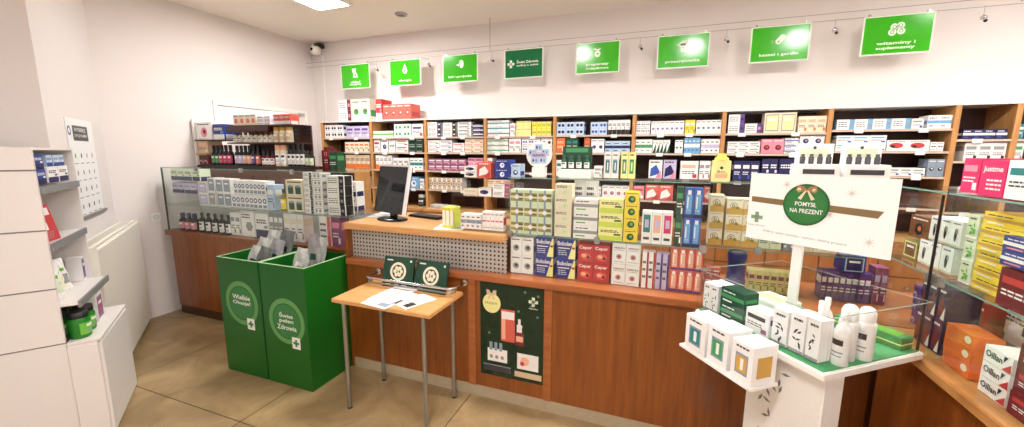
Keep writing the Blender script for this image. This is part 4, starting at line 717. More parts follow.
('carton', 'box', 'N', -4.351, -4.185, 2.81, 1.766, 0.156, 1, 1, 0.15, 'royal', 'white', 'skyblue', 'low', 'blue and white carton', 'upper left of doorway shelf unit'),
('carton', 'box', 'N', -4.612, -4.451, 2.81, 1.626, 0.127, 1, 1, 0.15, 'beige', 'peach', 'cream', 'title', 'plain beige carton', 'middle left of doorway shelf unit'),
('product_box', 'box', 'N', -4.612, -4.472, 2.81, 1.507, 0.101, 2, 1, 0.1, 'maroon', 'darkgreen', 'pink', 'title', 'dark maroon box', 'lower left of doorway shelf unit'),
('product_box', 'box', 'N', -4.032, -3.71, 2.81, 1.902, 0.103, 4, 1, 0.1, 'cream', 'coral', 'pink', 'circle', 'cream box with coral round', 'top shelf of doorway shelf unit, left half'),
('product_box', 'box', 'N', -3.696, -3.522, 2.81, 1.902, 0.082, 2, 1, 0.1, 'white', 'lilac', 'blue', 'dots', 'white box with lilac dots', 'top shelf of doorway shelf unit, centre'),
('product_box', 'box', 'N', -3.483, -3.265, 2.81, 1.902, 0.094, 3, 1, 0.1, 'coral', 'white', 'red', 'low', 'coral red and white box', 'top shelf of doorway shelf unit, right end'),
('carton', 'box', 'N', -3.012, -2.966, 2.93, 1.471, 0.221, 2, 1, 0.1, 'maroon', 'coral', 'red', 'title', 'dark red upright carton', 'small shelf right of tall dark bottles'),
('carton', 'box', 'N', -2.954, -2.857, 2.93, 1.471, 0.175, 1, 1, 0.1, 'darkgreen', 'green', 'black', 'title', 'dark green upright carton', 'small shelf right of tall dark bottles'),
('product_pack', 'pack', 'N', -1.385, -1.292, 2.33, 1.136, 0.143, 3, 1, 0.1, 'lime', 'white', 'yellow', 'frame', 'lime and white leaflet pack', 'on the desk left of the clear tray'),
('product_box', 'box', 'N', -1.227, -1.08, 2.31, 1.148, 0.101, 4, 1, 0.06, 'white', 'greyblue', 'purple', 'stripe', 'narrow white box with lilac stripe', 'clear tray on desk'),
('product_box', 'box', 'N', -1.073, -0.926, 2.31, 1.148, 0.123, 5, 1, 0.06, 'white', 'red', 'grey', 'dots', 'narrow white box with red squares', 'clear tray on desk'),
('product_box', 'box', 'N', -1.266, -1.16, 2.42, 1.356, 0.046, 1, 2, 0.08, 'cream', 'white', 'peach', 'title', 'flat cream box', 'clear desk rack, middle tier left'),
('product_box', 'box', 'N', -1.152, -1.056, 2.42, 1.356, 0.057, 1, 1, 0.08, 'white', 'navy', 'purple', 'ellipse', 'white box with dark blue arcs', 'clear desk rack, middle tier centre'),
('product_box', 'box', 'N', -1.046, -0.928, 2.42, 1.356, 0.088, 1, 2, 0.08, 'white', 'plum', 'pink', 'side', 'white and plum box', 'clear desk rack, middle tier right'),
('product_box', 'box', 'N', -1.256, -1.162, 2.42, 1.481, 0.077, 1, 2, 0.1, 'white', 'navy', 'grey', 'ellipse', 'white box with dark blue oval', 'clear desk rack, top tier left'),
('product_box', 'box', 'N', -1.155, -1.056, 2.42, 1.481, 0.105, 1, 1, 0.1, 'coral', 'white', 'red', 'wedge', 'coral box with white shape', 'clear desk rack, top tier centre'),
('product_box', 'box', 'N', -1.034, -0.921, 2.42, 1.481, 0.12, 1, 2, 0.1, 'royal', 'white', 'skyblue', 'circle', 'blue box with white oval', 'clear desk rack, top tier right'),
('product_box', 'box', 'N', -0.914, -0.852, 2.42, 1.481, 0.095, 1, 1, 0.1, 'paleblue', 'royal', 'white', 'circle', 'pale blue box with blue round', 'on the long display top beside the desk rack'),
('product_box', 'box', 'N', -0.322, -0.235, 2.42, 1.501, 0.154, 2, 1, 0.07, 'white', 'teal', 'greyblue', 'window', 'pale teal and white box', 'on top of the long glass display beside dispenser'),
('product_box', 'box', 'N', -0.224, -0.142, 2.42, 1.501, 0.155, 2, 1, 0.07, 'paleyellow', 'leaf', 'teal', 'window', 'pale yellow green box', 'on top of the long glass display'),
('product_box', 'box', 'N', -0.379, -0.331, 2.42, 1.501, 0.071, 1, 1, 0.07, 'white', 'grey', 'grey', 'title', 'small plain white box', 'on top of the long glass display beside the green dispenser'),
('product_box', 'box', 'E', -2.126, -1.942, 1.06, 1.3007, 0.101, 3, 1, 0.1, 'white', 'black', 'beige', 'oval', 'white box with dark oval', 'shelf of right case, upper row'),
('product_box', 'box', 'E', -2.175, -1.964, 1.06, 1.191, 0.103, 3, 1, 0.1, 'white', 'black', 'beige', 'oval', 'white box with dark oval', 'shelf of right case, lower row'),
('carton', 'box', 'E', -2.274, -2.133, 1.06, 1.2868, 0.098, 1, 1, 0.1, 'brown', 'black', 'orange', 'circle', 'brown orange carton with dark picture', 'shelf of right case, above the olive boxes'),
('carton', 'box', 'E', -2.29, -2.182, 1.06, 1.191, 0.081, 1, 1, 0.1, 'olive', 'brown', 'paleyellow', 'frame', 'olive and yellow carton', 'shelf of right case, left end'),
('product_box', 'box', 'E', -1.89, -1.831, 1.04, 1.191, 0.249, 1, 3, 0.1, 'palegreen', 'leaf', 'white', 'plant', 'pale green leafy box', 'shelf of front right case, left end'),
('product_box', 'box', 'E', -1.821, -1.645, 1.04, 1.191, 0.27, 1, 6, 0.12, 'yellow', 'gold', 'white', 'stripe', 'long flat yellow box', 'shelf of front right case, stacked at the left'),
('product_box', 'box', 'E', -1.651, -1.495, 1.0, 1.3156, 0.092, 1, 2, 0.03, 'royal', 'white', 'pink', 'stripe', 'flat royal blue box', 'shelf of front right case, beside yellow stack'),
('product_box', 'box', 'E', -1.639, -1.484, 1.0, 1.191, 0.119, 1, 1, 0.03, 'maroon', 'red', 'navy', 'title', 'dark maroon flat box', 'shelf of front right case, under the blue boxes'),
('product_box', 'box', 'E', -2.305, -2.272, 1.13, 0.875, 0.183, 1, 3, 0.1, 'purple', 'navy', 'grey', 'title', 'dark purple box', 'floor of right case, farthest stack'),
('product_box', 'box', 'E', -2.097, -1.938, 1.05, 0.875, 0.263, 3, 2, 0.1, 'navy', 'maroon', 'white', 'wedge', 'navy maroon box with pale corner', 'floor of right case, beside red boxes'),
('product_box', 'box', 'E', -1.89, -1.869, 1.12, 0.875, 0.244, 1, 2, 0.12, 'brick', 'brown', 'beige', 'stripe', 'large brick red box', 'floor of right case, behind the orange boxes'),
('product_box', 'box', 'E', -1.89, -1.751, 1.035, 0.875, 0.156, 1, 3, 0.08, 'orange', 'coral', 'cream', 'corner', 'orange box with cream corner print', 'floor of right case, front stack of three'),
('product_box', 'box', 'E', -1.695, -1.582, 1.03, 0.875, 0.161, 1, 3, 0.1, 'white', 'black', 'red', 'oill', 'white cream box with black word and red wedge', 'floor of right case, nearest stack'),
('carton', 'box', 'E', -1.89, -1.755, 1.18, 0.875, 0.3, 1, 2, 0.1, 'white', 'grey', 'black', 'title', 'large white carton', 'floor of right case, behind the letter boxes'),
('product_box', 'box', 'E', -1.567, -1.397, 1.03, 0.875, 0.223, 1, 3, 0.1, 'maroon', 'red', 'white', 'title', 'dark red box at the picture edge', 'floor of right case, nearest corner'),
('carton', 'box', 'E', -1.921, -1.837, 1.02, 1.516, 0.122, 1, 1, 0.14, 'magenta', 'pink', 'white', 'title', 'magenta carton with faint pattern', 'on top of the right glass case, left'),
('carton', 'box', 'E', -1.796, -1.691, 1.0, 1.516, 0.117, 1, 1, 0.14, 'magenta', 'white', 'pink', 'just', 'magenta carton with white lettering', 'on top of the right glass case, centre'),
('carton', 'box', 'E', -1.683, -1.56, 1.0, 1.516, 0.119, 1, 1, 0.14, 'white', 'teal', 'grey', 'title', 'white carton with teal bar', 'on top of the right glass case, right'),
('tea_box', 'box', 'T', 0.012, 0.099, 0.03, 0.916, 0.13, 2, 1, 0.1, 'white', 'darkgreen', 'grey', 'plant', 'white tea box with dark plants', 'tray of white stand, far left corner'),
('product_box', 'box', 'T', 0.11, 0.235, 0.03, 0.916, 0.139, 1, 2, 0.08, 'darkgreen', 'green', 'white', 'stripe', 'dark green flat box', 'tray of white stand, second from the far left'),
('product_box', 'box', 'T', 0.25, 0.358, 0.03, 0.916, 0.096, 1, 1, 0.08, 'white', 'black', 'plum', 'title', 'low white box with dark writing', 'tray of white stand, centre of the long edge'),
('product_box', 'box', 'T', 0.371, 0.433, 0.03, 0.916, 0.141, 1, 1, 0.08, 'white', 'black', 'grey', 'plant', 'white upright box with dark plant picture', 'tray of white stand, left of three'),
('product_box', 'box', 'T', 0.439, 0.498, 0.03, 0.916, 0.151, 1, 1, 0.08, 'white', 'black', 'grey', 'plant', 'white upright box with dark plant picture', 'tray of white stand, middle of three'),
('product_box', 'box', 'T', 0.504, 0.552, 0.03, 0.916, 0.156, 1, 1, 0.06, 'white', 'black', 'grey', 'plant', 'white upright box with dark plant picture', 'tray of white stand, right of three'),
('gift_box', 'box', 'T', 0.096, 0.211, -0.135, 0.786, 0.156, 1, 1, 0.12, 'white', 'teal', 'black', 'window', 'white glass candle box with teal window', 'hung below the tray, farthest of three'),
('gift_box', 'box', 'T', 0.222, 0.327, -0.135, 0.786, 0.162, 1, 1, 0.12, 'white', 'green', 'black', 'window', 'white glass candle box with green window', 'hung below the tray, middle of three'),
('gift_box', 'box', 'T', 0.346, 0.442, -0.135, 0.786, 0.155, 1, 1, 0.12, 'white', 'gold', 'black', 'window', 'white glass candle box with golden window', 'hung below the tray, nearest of three'),
('carton', 'box', 'W', 3.098, 3.215, 0.885, 1.471, 0.159, 1, 2, 0.12, 'royal', 'navy', 'white', 'low', 'blue carton', 'top shelf of white unit, far left'),
('carton', 'box', 'W', 3.257, 3.503, 0.885, 1.5602, 0.063, 3, 1, 0.12, 'paleblue', 'royal', 'white', 'low', 'pale blue carton', 'top shelf of white unit, back row'),
('carton', 'box', 'W', 3.243, 3.537, 0.885, 1.471, 0.089, 2, 1, 0.12, 'white', 'navy', 'purple', 'low', 'white carton with dark blue print', 'top shelf of white unit, right'),
('carton', 'box', 'W', 3.543, 3.595, 0.89, 0.83, 0.152, 1, 1, 0.07, 'white', 'purple', 'grey', 'frame', 'white purple edged upright carton', 'third shelf of white unit'),
('product_box', 'box', 'W', 3.32, 3.44, 0.8, 0.613, 0.165, 1, 1, 0.07, 'white', 'plum', 'grey', 'frame', 'small white box with rosy front', 'beside green jars in white unit'),
]

ci = 0
for (nm, cat, fr, x0, x1, yl, z, H_, n, m, d, base, ac, ac2, kind, look, place) in CL:
    F = FR[fr]; ci += 1; rn = random.Random(ci)
    w = (x1-x0)/n - .0022; h = H_/m - .0012
    mesh = None; gname = (look+' group, '+place)
    many = n*m > 1
    variants = 3 if kind == 'swatch' else 1
    ms = []
    for v in range(variants):
        mb = MB(); package(mb, w, h, d, base, ac, ac2, kind, ci if variants == 1 else v); ms.append(mb.mesh(nm))
    CN, RN = COLN(n), ROWN(m)
    proto = None
    for j in range(m):
        for i in range(n):
            if proto is None:
                o = bpy.data.objects.new(nm, ms[0]); proto = o
            else:
                o = proto.copy(); o.data = ms[i % variants]
            COL.objects.link(o)
            o.location = F.at(x0+.001+i*(w+.0022), yl+rn.uniform(0, .006), z+j*(h+.0012)); o.rotation_euler = (0, 0, F.rz)
            tag(o, ' '.join((RN[j]+' '+CN[i]+' '+look+', '+place).split()), cat, gname if many else None)

# ---------------------------------------------------------------- glass display cases
def case(label, F, x0, x1, y0, y1, z0, z1, shelves, posts=True, top=True):
    """open glass case: front pane, ends, shelves; local y0 = customer side"""
    t = thing('glass_display_case', label, 'display case', F.at(x0, y0, z0), F.rz); w = x1-x0; d = y1-y0; h = z1-z0
    MB().box(0, w, 0, .005, 0, h-.006, glass_m).build('front_pane', t)
    for x in (-.0055, w+.0005): MB().box(x, x+.005, 0, d, 0, h-.006, glass_m).build('end_pane', t)
    if top: MB().box(-.004, w+.004, -.004, d, h-.006, h-.001, glass_m).build('top_pane', t)
    for z in shelves:
        o = MB().box(.002, w-.002, .007, d, z-z0-.006, z-z0-.0005, glass_m).build('shelf', t)
        MB().box(.002, w-.002, .0055, .0068, z-z0-.006, z-z0, glass_e).build('shelf_edge', o)
    m_ = MB(); m_.box(-.003, w+.003, -.0062, -.0042, h-.006, h, glass_e)
    m_.build('top_edge', t)
    return t
def clamp(t, x, z, mat=None): MB().box(x-.016, x+.016, -.012, .012, z-.02, z+.02, mat or steel, .004).build('clamp', t)
t = case('clear glass case on the long counter full of stacked boxes', FR['N'], -.892, .246, 2.325, 2.62, .8725, 1.496, [1.136])
for x in (.01, .56, 1.13): clamp(t, x, .262)
t = case('clear glass case on the counter behind the gift sign', FR['N'], .262, .97, 2.40, 2.66, .8725, 1.496, [1.136])
clamp(t, .25, .262)
t = case('clear glass case on the back left counter', FR['N'], -4.54, -2.25, 2.42, 2.74, .8725, 1.492, [1.136])
for x in (.5, 1.1, 1.7): clamp(t, x, .61)
MB().box(-.010, -.0058, -.004, .012, 0, .615, M('frame_dark', (70, 80, 70), .3)).build('corner_strip', t)
MB().box(.01, 2.28, .312, .318, 0, .26, M('frosted_back', (196, 200, 196), .4)).build('back_pane', t)
m_ = MB(); m_.box(.01, .36, .05, .3, .363, .368, glass_m); m_.box(.01, .36, .05, .3, .487, .492, glass_m); m_.build('short_shelf', t)
t = case('clear glass case on the right counter holding oval print boxes', FE, -2.315, -1.915, .992, 1.3, .8725, 1.512, [1.189])
clamp(t, .38, .31)
t = case('clear glass case on the right counter holding the yellow boxes', FE, -1.90, -.9, .992, 1.3, .8725, 1.512, [1.189])
clamp(t, .015, .31)
for x in (-1.907,): 
    m_ = MB(); m_.box(-.002, .002, -.004, .004, 0, .63, M('black')); o = m_.build('seal_strip'); o.location = FE.at(x, .975, .8726); o.rotation_euler = (0, 0, FE.rz); tag(o, 'thin black vertical seal strip between the two right glass cases', 'seal strip')

# ---------------------------------------------------------------- things on the left shelf unit and in the left display
t = thing('shelf_unit', 'wooden shelf unit by the doorway stocked with bottles and boxes', 'shelf unit', (-4.62, 2.79, 0))
MB().box(0, 1.56, .012, .24, 0, 1.44, M('carcass')).build('base_cabinet', t)
MB().box(0, 1.56, .0, .24, 1.486, 1.505, M('shelf_black', (40, 26, 24))).build('shelf', t)
MB().box(0, .165, .0, .24, 1.61, 1.624, oak).build('shelf', t)
MB().box(0, .44, .0, .24, 1.754, 1.765, dark_back).build('shelf', t)
MB().box(.50, 1.08, .0, .24, 1.84, 1.90, dark_back).build('shelf', t)
MB().box(1.082, 1.38, .0, .24, 1.886, 1.90, dark_back).build('shelf', t)
MB().box(.50, 1.38, .0, .24, 1.722, 1.734, dark_back).build('shelf', t)
for x in (.49, 1.38): MB().box(x-.008, x, .02, .24, 1.506 if x < 1 else 1.735, 1.9, acrylic).build('side_panel', t)
MB().box(-.012, 0, 0, .24, 0, 1.98, oak_v if False else lam_w).build('side_panel', t)
MB().box(1.08-.58, 1.38, .232, .24, 1.506, 1.9, dark_back).build('back_panel', t)
MB().box(0, 1.56, .0, .24, 1.44, 1.486, M('carcass')).build('top_rail', t)
YS = 2.85; Zb = 1.506
bottle_row('N', [-4.42, -4.36], YS, Zb, .028, .20, 'black', 'black', 'green', 'dark bottle with green label, lowest shelf of the doorway unit', 'green label dark bottles', 'round')
bottle_row('N', [-4.30, -4.235, -4.17], YS, Zb, .029, .205, 'black', 'black', 'magenta', 'dark bottle with red pink label, lowest shelf of doorway unit', 'pink label dark bottles', 'round')
bottle_row('N', [-4.07, -4.01], YS, Zb, .027, .20, 'black', 'black', 'lilac', 'dark bottle with lilac label, lowest shelf of doorway unit', 'lilac label dark bottles', 'round')
bottle_row('N', [-3.95, -3.89], YS, Zb, .027, .20, 'black', 'black', 'peach', 'dark bottle with peach label, lowest shelf of doorway unit', 'peach label dark bottles', 'round')
bottle_row('N', [-3.83], YS, Zb, .028, .20, 'black', 'black', 'purple', 'single dark bottle with purple label on the lowest shelf of the doorway unit', None, 'round')
bottle_row('N', [-3.765], YS, Zb, .028, .20, 'black', 'black', 'coral', 'single dark bottle with coral label on the lowest shelf of the doorway unit', None, 'round')
bottle_row('N', [-3.69, -3.63, -3.57], YS, Zb, .026, .15, 'maroon', 'black', 'white', 'dark red bottle with white label, lowest shelf of doorway unit', 'white label dark red bottles', 'round')
bottle_row('N', [-3.49, -3.415], YS, Zb, .034, .205, 'cream', 'peach', 'white', 'fat white bottle with peach cap at the right of doorway unit', 'fat white bottles', 'jar')
bottle_row('N', [-3.345, -3.29, -3.235, -3.18], YS, Zb, .025, .212, 'black', 'black', 'white', 'tall dark bottle with white label at the right of doorway unit', 'tall dark bottles', 'slim')
bottle_row('N', [-3.125, -3.072], YS, Zb, .024, .15, 'black', 'black', 'palegreen', 'short dark bottle with pale label at the unit end', 'short dark bottles', 'slim')
bottle_row('N', [-4.07+.072*i for i in range(8)], YS, 1.735, .026, .10, 'cream', 'brown', 'white', 'small cream bottle, middle shelf of doorway unit', 'small cream bottles', 'round')
bottle_row('N', [-3.49, -3.41, -3.33], YS, 1.735, .032, .145, 'cream', 'gold', 'beige', 'tall cream can, middle shelf of doorway unit', 'tall cream cans', 'jar', 'can')
# left display bottles
bottle_row('N', [-4.43, -4.34, -4.25], 2.49, .8735, .034, .17, 'black', 'navy', 'pink', 'dark bottle with pink label in left display', 'pink label bottles in the left display', 'round')
bottle_row('N', [-4.14, -4.045, -3.95, -3.855, -3.765], 2.49, .8735, .029, .185, 'black', 'black', 'white', 'dark bottle with white label in left display', 'white label bottles in the left display', 'slim')
bottle_row('N', [-3.045], 2.5, 1.1375, .03, .19, 'olive', 'darkgreen', 'yellow', 'dark green bottle with yellow label on the left display shelf', None, 'slim')
t = thing('shelf_unit', 'small wooden corner shelf right of the tall dark bottles', 'shelf unit', (-3.0, 2.93, 0))
MB().box(-.02, .34, 0, .2, 1.452, 1.469, oak).build('shelf', t); MB().box(-.035, -.02, 0, .2, 0, 1.66, M('maroon')).build('side_panel', t); MB().box(.34, .355, 0, .2, 0, 1.5, oak_v).build('side_panel', t)

# ---------------------------------------------------------------- hanging signs
sg = M('sign_green', (56, 178, 20), .16, coat=0, var=.02, bs=5); sd = M('sign_dark_green', (8, 108, 62), .2, var=.02); sw = M('sign_white', (236, 246, 228), .4)
SX = [(-3.745, -3.315), (-3.028, -2.606), (-2.322, -1.896), (-1.588, -1.171), (-.84, -.425), (-.094, .334), (.644, 1.068), (1.403, 1.83)]
ST = [['układ', 'moczowy'], ['alergia'], ['ból i gorączka'], None, ['preparaty', 'żołądkowe'], ['przeziębienie'], ['kaszel i gardło'], ['witaminy i', 'suplementy']]
SLb = ['green hanging sign with limb icon, leftmost of the eight', 'green hanging sign with droplet icon, second from left', 'green hanging sign with head and arrow icon, third from left', 'dark green hanging sign with white cross logo and shop name',
  'green hanging sign with stomach icon and two text lines, fifth from left', 'green hanging sign with single text line, sixth from left', 'green hanging sign with pill icon about cough and throat', 'green hanging sign with four circles icon, largest at right']
SX = [(a*1.0625, b*1.0625) for a, b in SX]      # boards hang 0.2 m in front of the wall
for k, (x0, x1) in enumerate(SX):
    t = thing('hanging_sign', SLb[k], 'sign', (x0, 4.25, 2.452), 0); w = x1-x0; h = .305
    MB().box(0, w, 0, .006, 0, h, sw).build('board', t)
    g = sd if k == 3 else sg
    m_ = MB(); m_.rect(.010, w-.010, .010, h-.010, -.0006, g)
    y = -.0012; cx = w*.5; cz = h*.62
    if k == 0:
        m_.flat([(cx-.045, cz+.06), (cx+.02, cz+.06), (cx+.01, cz+.02), (cx+.03, cz-.01), (cx+.045, cz-.05), (cx-.035, cz-.05), (cx-.03, cz), (cx-.045, cz+.03)], y, sw); m_.disc(cx, cz-.02, .014, .014, y-.0005, g, 12)
    elif k == 1:
        m_.flat([(cx, cz+.07)]+[(cx+.034*math.cos(R(a)), cz-.015+.034*math.sin(R(a))) for a in range(30, -211, -20)], y, sw); m_.disc(cx, cz-.015, .012, .014, y-.0005, g, 12)
    elif k == 2:
        m_.disc(cx+.02, cz+.01, .03, .045, y, sw, 20); m_.flat([(cx-.05, cz), (cx-.01, cz+.016), (cx-.01, cz-.016)], y, sw); m_.rect(cx-.004, cx, cz-.04, cz+.05, y-.0004, g)
    elif k == 3:
        cz = h*.5; cx = w*.17
        for a, b in ((.014, .040), (.040, .014)): m_.rect(cx-a, cx+a, cz-b, cz+b, y, sw)
        m_.text('Świat Zdrowia', w*.6, h*.57, y, w*.56, .036, sw, .02); m_.text('zadbaj o siebie', w*.6, h*.43, y, w*.56, .026, sw, .01)
    elif k == 4:
        m_.disc(cx, cz, .03, .032, y, sw, 16); m_.flat([(cx-.04, cz+.06), (cx-.005, cz+.045), (cx+.03, cz+.05), (cx+.015, cz+.03), (cx-.03, cz+.035)], y, sw); m_.disc(cx, cz, .010, .010, y-.0005, g, 10)
    elif k == 5:
        m_.flat([(cx-.06, cz+.01), (cx-.02, cz+.05), (cx+.03, cz+.055), (cx+.05, cz+.02)], y, sw); m_.rect(cx-.02, cx+.025, cz-.045, cz+.03, y, sw); m_.disc(cx, cz, .008, .01, y-.0005, g, 10)
    elif k == 6:
        a = R(50); c_, s_ = math.cos(a), math.sin(a)
        P = [(.045+.024*math.cos(R(q)), .024*math.sin(R(q))) for q in range(-90, 91, 15)]+[(-.0+.024*math.cos(R(q)), .024*math.sin(R(q))) for q in range(90, 271, 15)]
        m_.flat([(cx+u*c_-v*s_-.01, cz+u*s_+v*c_-.02) for u, v in P], y, sw); m_.disc(cx-.01, cz-.02, .008, .008, y-.0005, g, 10); m_.disc(cx-.055, cz-.02, .012, .016, y, M('leaf'), 10)
    else:
        for dx, dz in ((-.022, .022), (.018, .030), (-.032, -.018), (.024, -.012)):
            m_.disc(cx+dx, cz+dz, .026, .026, y, sw, 18); m_.ring(cx+dx, cz+dz, .009, .014, y-.0005, g, 14)
    if ST[k]:
        L = ST[k]
        for i, s_ in enumerate(L): m_.text(s_, w*.5, (.085 if len(L) == 2 else .06)-i*.036, y, min(w*.66, .021*len(s_)+.04), .030, sw, .02)
    m_.build('print', t)
    for x in (.04, w-.04): MB().box(x-.008, x+.008, .0065, .024, h-.02, h+.02, steel).build('hook', t)
for z, lb in ((2.772, 'lower thin steel wire carrying the row of green signs'), (2.828, 'upper thin steel wire above the row of green signs')):
    tag(MB().cyl((-4.6, 4.28, z), (3.38, 4.28, z-.01), .0022, M('wire_grey', (150, 146, 142), .4, .5), 8).build('steel_wire'), lb, 'wire')
for i, x in enumerate((-1.875, 2.44)):
    tag(MB().cyl((x, 4.28, 2.775), (x, 4.28, CH), .003, M('wire_grey')).build('wire_hanger'), ['thin vertical rod from ceiling to sign wires left of the dark green sign', 'thin vertical rod from ceiling to sign wires at the far right'][i], 'rod')
t0 = None
CLB = ['between first and second sign', 'between second and third sign', 'between third and dark green sign', 'between fifth and sixth sign', 'between sixth and seventh sign', 'between seventh and eighth sign', 'right of the rightmost sign']
for i, x in enumerate([-3.23, -2.514, -1.742, -.249, .463, 1.229, 2.108]):
    lb = 'small metal ornament clip hanging on the wires '+CLB[i]
    if t0 is None:
        t0 = thing('wire_clip', lb, 'clip', (x*1.0625, 4.28, 2.762), 0, 'metal clips on the sign wires')
        MB().cyl((0, 0, .01), (0, 0, -.06), .002, steel, 8).build('stem', t0)
        m_ = MB(); m_.ball((0, -.004, -.078), .02, chrome); m_.ball((.016, 0, -.10), .012, M('black')); m_.build('weight', t0)
    else: dup(t0, lb, (x*1.0625, 4.28, 2.762))

# ---------------------------------------------------------------- green bins
def bin_(x0, x1, label, lines_, cz):
    t = thing('dump_bin', label, 'bin', (x0, 1.875, 0)); w = x1-x0; D = .425; h = .885; q = .008
    MB().box(0, w, 0, q, .004, h, card_g).build('front_panel', t)
    m_ = MB(); m_.box(0, q, q, D, .004, h, card_g); m_.box(w-q, w, q, D, .004, h, card_g); m_.build('side_panel', t)
    MB().box(q, w-q, D-q, D, .004, h, card_g).build('back_panel', t)
    MB().box(q, w-q, q, D-q, .004, .58, card_g).build('inner_tray', t)
    m_ = MB(); ga = M('bin_ring', (96, 156, 86)); cx = w*.53
    m_.disc(cx, cz, .165, .165, -.0006, ga, 40); m_.ring(cx, cz, .122, .130, -.0012, card_g, 40); m_.disc(cx, cz, .122, .122, -.0012, M('bin_circle', (50, 124, 62)), 36)
    for i, s_ in enumerate(lines_): m_.text(s_, cx, cz+.045-i*.045, -.002, min(.18, .026*len(s_)), .036, M('white'), .02)
    m_.rect(cx+.04, cx+.115, cz-.19, cz-.105, -.0024, M('white'))
    for a, b in ((.009, .026), (.026, .009)): m_.rect(cx+.0775-a, cx+.0775+a, cz-.1475-b, cz-.1475+b, -.003, M('green'))
    m_.build('print', t)
    m_ = MB(); m_.box(-.002, w+.002, -.002, .010, h, h+.003, M('bin_edge', (150, 190, 140))); m_.box(-.002, .010, .01, D, h, h+.003, M('bin_edge')); m_.box(w-.010, w+.002, .01, D, h, h+.003, M('bin_edge')); m_.build('rim', t)
    return t
bin_(-3.012, -2.592, 'green cardboard dump bin with round logo, left of the pair', ['Wielkie', 'Okazje!'], .56)
bin_(-2.578, -2.165, 'green cardboard dump bin with round logo, right of the pair beside the table', ['Świat', 'pełen', 'Zdrowia'], .49)
PAL['foil'] = (184, 188, 184); PAL['smoke'] = (104, 108, 108)
pc = [('foil', 'grey', 'black'), ('smoke', 'white', 'black'), ('foil', 'greyblue', 'white'), ('grey', 'foil', 'darkgreen')]
PL = ['at the front left corner of the left bin', 'second in the left bin', 'third in the left bin', 'fourth in the left bin', 'leaning at the back of the left bin', 'leaning at the back right of the left bin', 'upright at the left side of the right bin', 'tall one at the back of the right bin', 'front right of the right bin', 'low in the right bin']
PP = [(-2.89, 1.97, .585, .55, .12, .22), (-2.77, 1.95, .585, .5, .05, .2), (-2.92, 2.045, .585, .5, .1, .2), (-2.78, 2.045, .585, .5, .1, .2), (-2.92, 2.155, .585, .4, .1, .12), (-2.78, 2.155, .585, .4, .1, .14), (-2.47, 2.02, .585, .45, .1, .2), (-2.27, 2.05, .585, .15, -.1, -.05), (-2.43, 2.19, .585, .2, .1, .12), (-2.36, 1.94, .585, .6, 0, .1)]
CP = ['silver grey', 'dark grey', 'bluish silver', 'dull grey']
for i, (x, y, z, tl, yw, rl) in enumerate(PP):
    hh = [.33, .34, .38, .38, .42, .43, .34, .46, .40, .24][i]
    pouch('N', x, y, z+.02+.09*math.sin(abs(rl)), .125, hh, .022, pc[i % 4], CP[i % 4]+' foil pouch '+PL[i], tl*.6, yw, 'foil pouches in the green bins', rl)

# ---------------------------------------------------------------- table
t = thing('side_table', 'small light wood table with four thin metal legs', 'table', (-1.52, 2.01, 0))
MB().box(-.355, .355, -.205, .20, .722, .748, oak_h, .004).build('tabletop', t)
for sx in (-1, 1):
    for sy in (-1, 1):
        lg = MB().cyl((sx*.29-.0, sy*.17, .008), (sx*.29, sy*.17, .722), .0135, steel, 14).build('leg', t)
        MB().cyl((sx*.29, sy*.17, 0), (sx*.29, sy*.17, .008), .016, M('black'), 12).build('foot', lg)
# papers on the table
def paper(x, y, z, w, h, rot, c, label, cc='greyblue'):
    o = MB(); o.box(-w/2, w/2, -h/2, h/2, 0, .003, M('white')); 
    for k in range(6): o.quad((-w*.4, h*(.35-.12*k), .0034), (-w*.4, h*(.31-.12*k), .0034), (w*(.3-.05*(k % 3)), h*(.31-.12*k), .0034), (w*(.3-.05*(k % 3)), h*(.35-.12*k), .0034), M('grey'))
    o.quad((w*.05, -h*.42, .0036), (w*.42, -h*.42, .0036), (w*.42, -h*.1, .0036), (w*.05, -h*.1, .0036), M(cc))
    q = o.build('leaflet'); q.location = (x, y, z); q.rotation_euler = (0, 0, rot); tag(q, label, 'leaflet')
paper(-1.53, 1.93, .7485, .20, .28, R(-8), 0, 'white leaflet with printed text, lowest on the small table')
paper(-1.55, 1.99, .7525, .18, .27, R(-3), 0, 'white leaflet lying on top of the pile on the small table', 'lilac')
paper(-1.36, 1.95, .7485, .14, .22, R(-22), 0, 'white leaflet lying right of the pile on the small table', 'black')
# card boxes leaning against the rail
def card(x, y, z, w, h, tilt, yaw, label):
    t = thing('gift_box', label, 'box', (x, y, z), yaw)
    m_ = MB(); m_.box(-w/2, w/2, 0, .018, 0, h, M('card_green', (18, 62, 44), .35, var=.15, bs=30)); m_.ring(0, h*.52, h*.22, h*.30, -.0006, M('cream'), 24)
    for k in range(7): m_.disc(h*.12*math.cos(k*1.05) if k < 6 else 0, h*.52+(h*.12*math.sin(k*1.05) if k < 6 else 0), .014, .014, -.0008, M('cream'), 8)
    m_.text('24', 0, h*.52, -.0014, .035, .022, M('card_green')); m_.rect(-w*.4, -w*.2, h*.86, h*.9, -.0008, M('white')); m_.disc(w*.4, h*.88, .008, .008, -.0008, M('white'), 8)
    for k in range(3): m_.rect(-w*.38+k*w*.26, -w*.2+k*w*.26, h*.06, h*.1, -.0008, M('white'))
    o = m_.build('box_body', t); o.rotation_euler = (-tilt, 0, 0); return t
card(-1.62, 2.12, .7485, .23, .205, R(14), R(3), 'dark green flat gift box with round pale emblem, left of the two on the table')
card(-1.365, 2.11, .7485, .245, .205, R(16), R(-4), 'dark green flat gift box with round pale emblem, right of the two on the table')
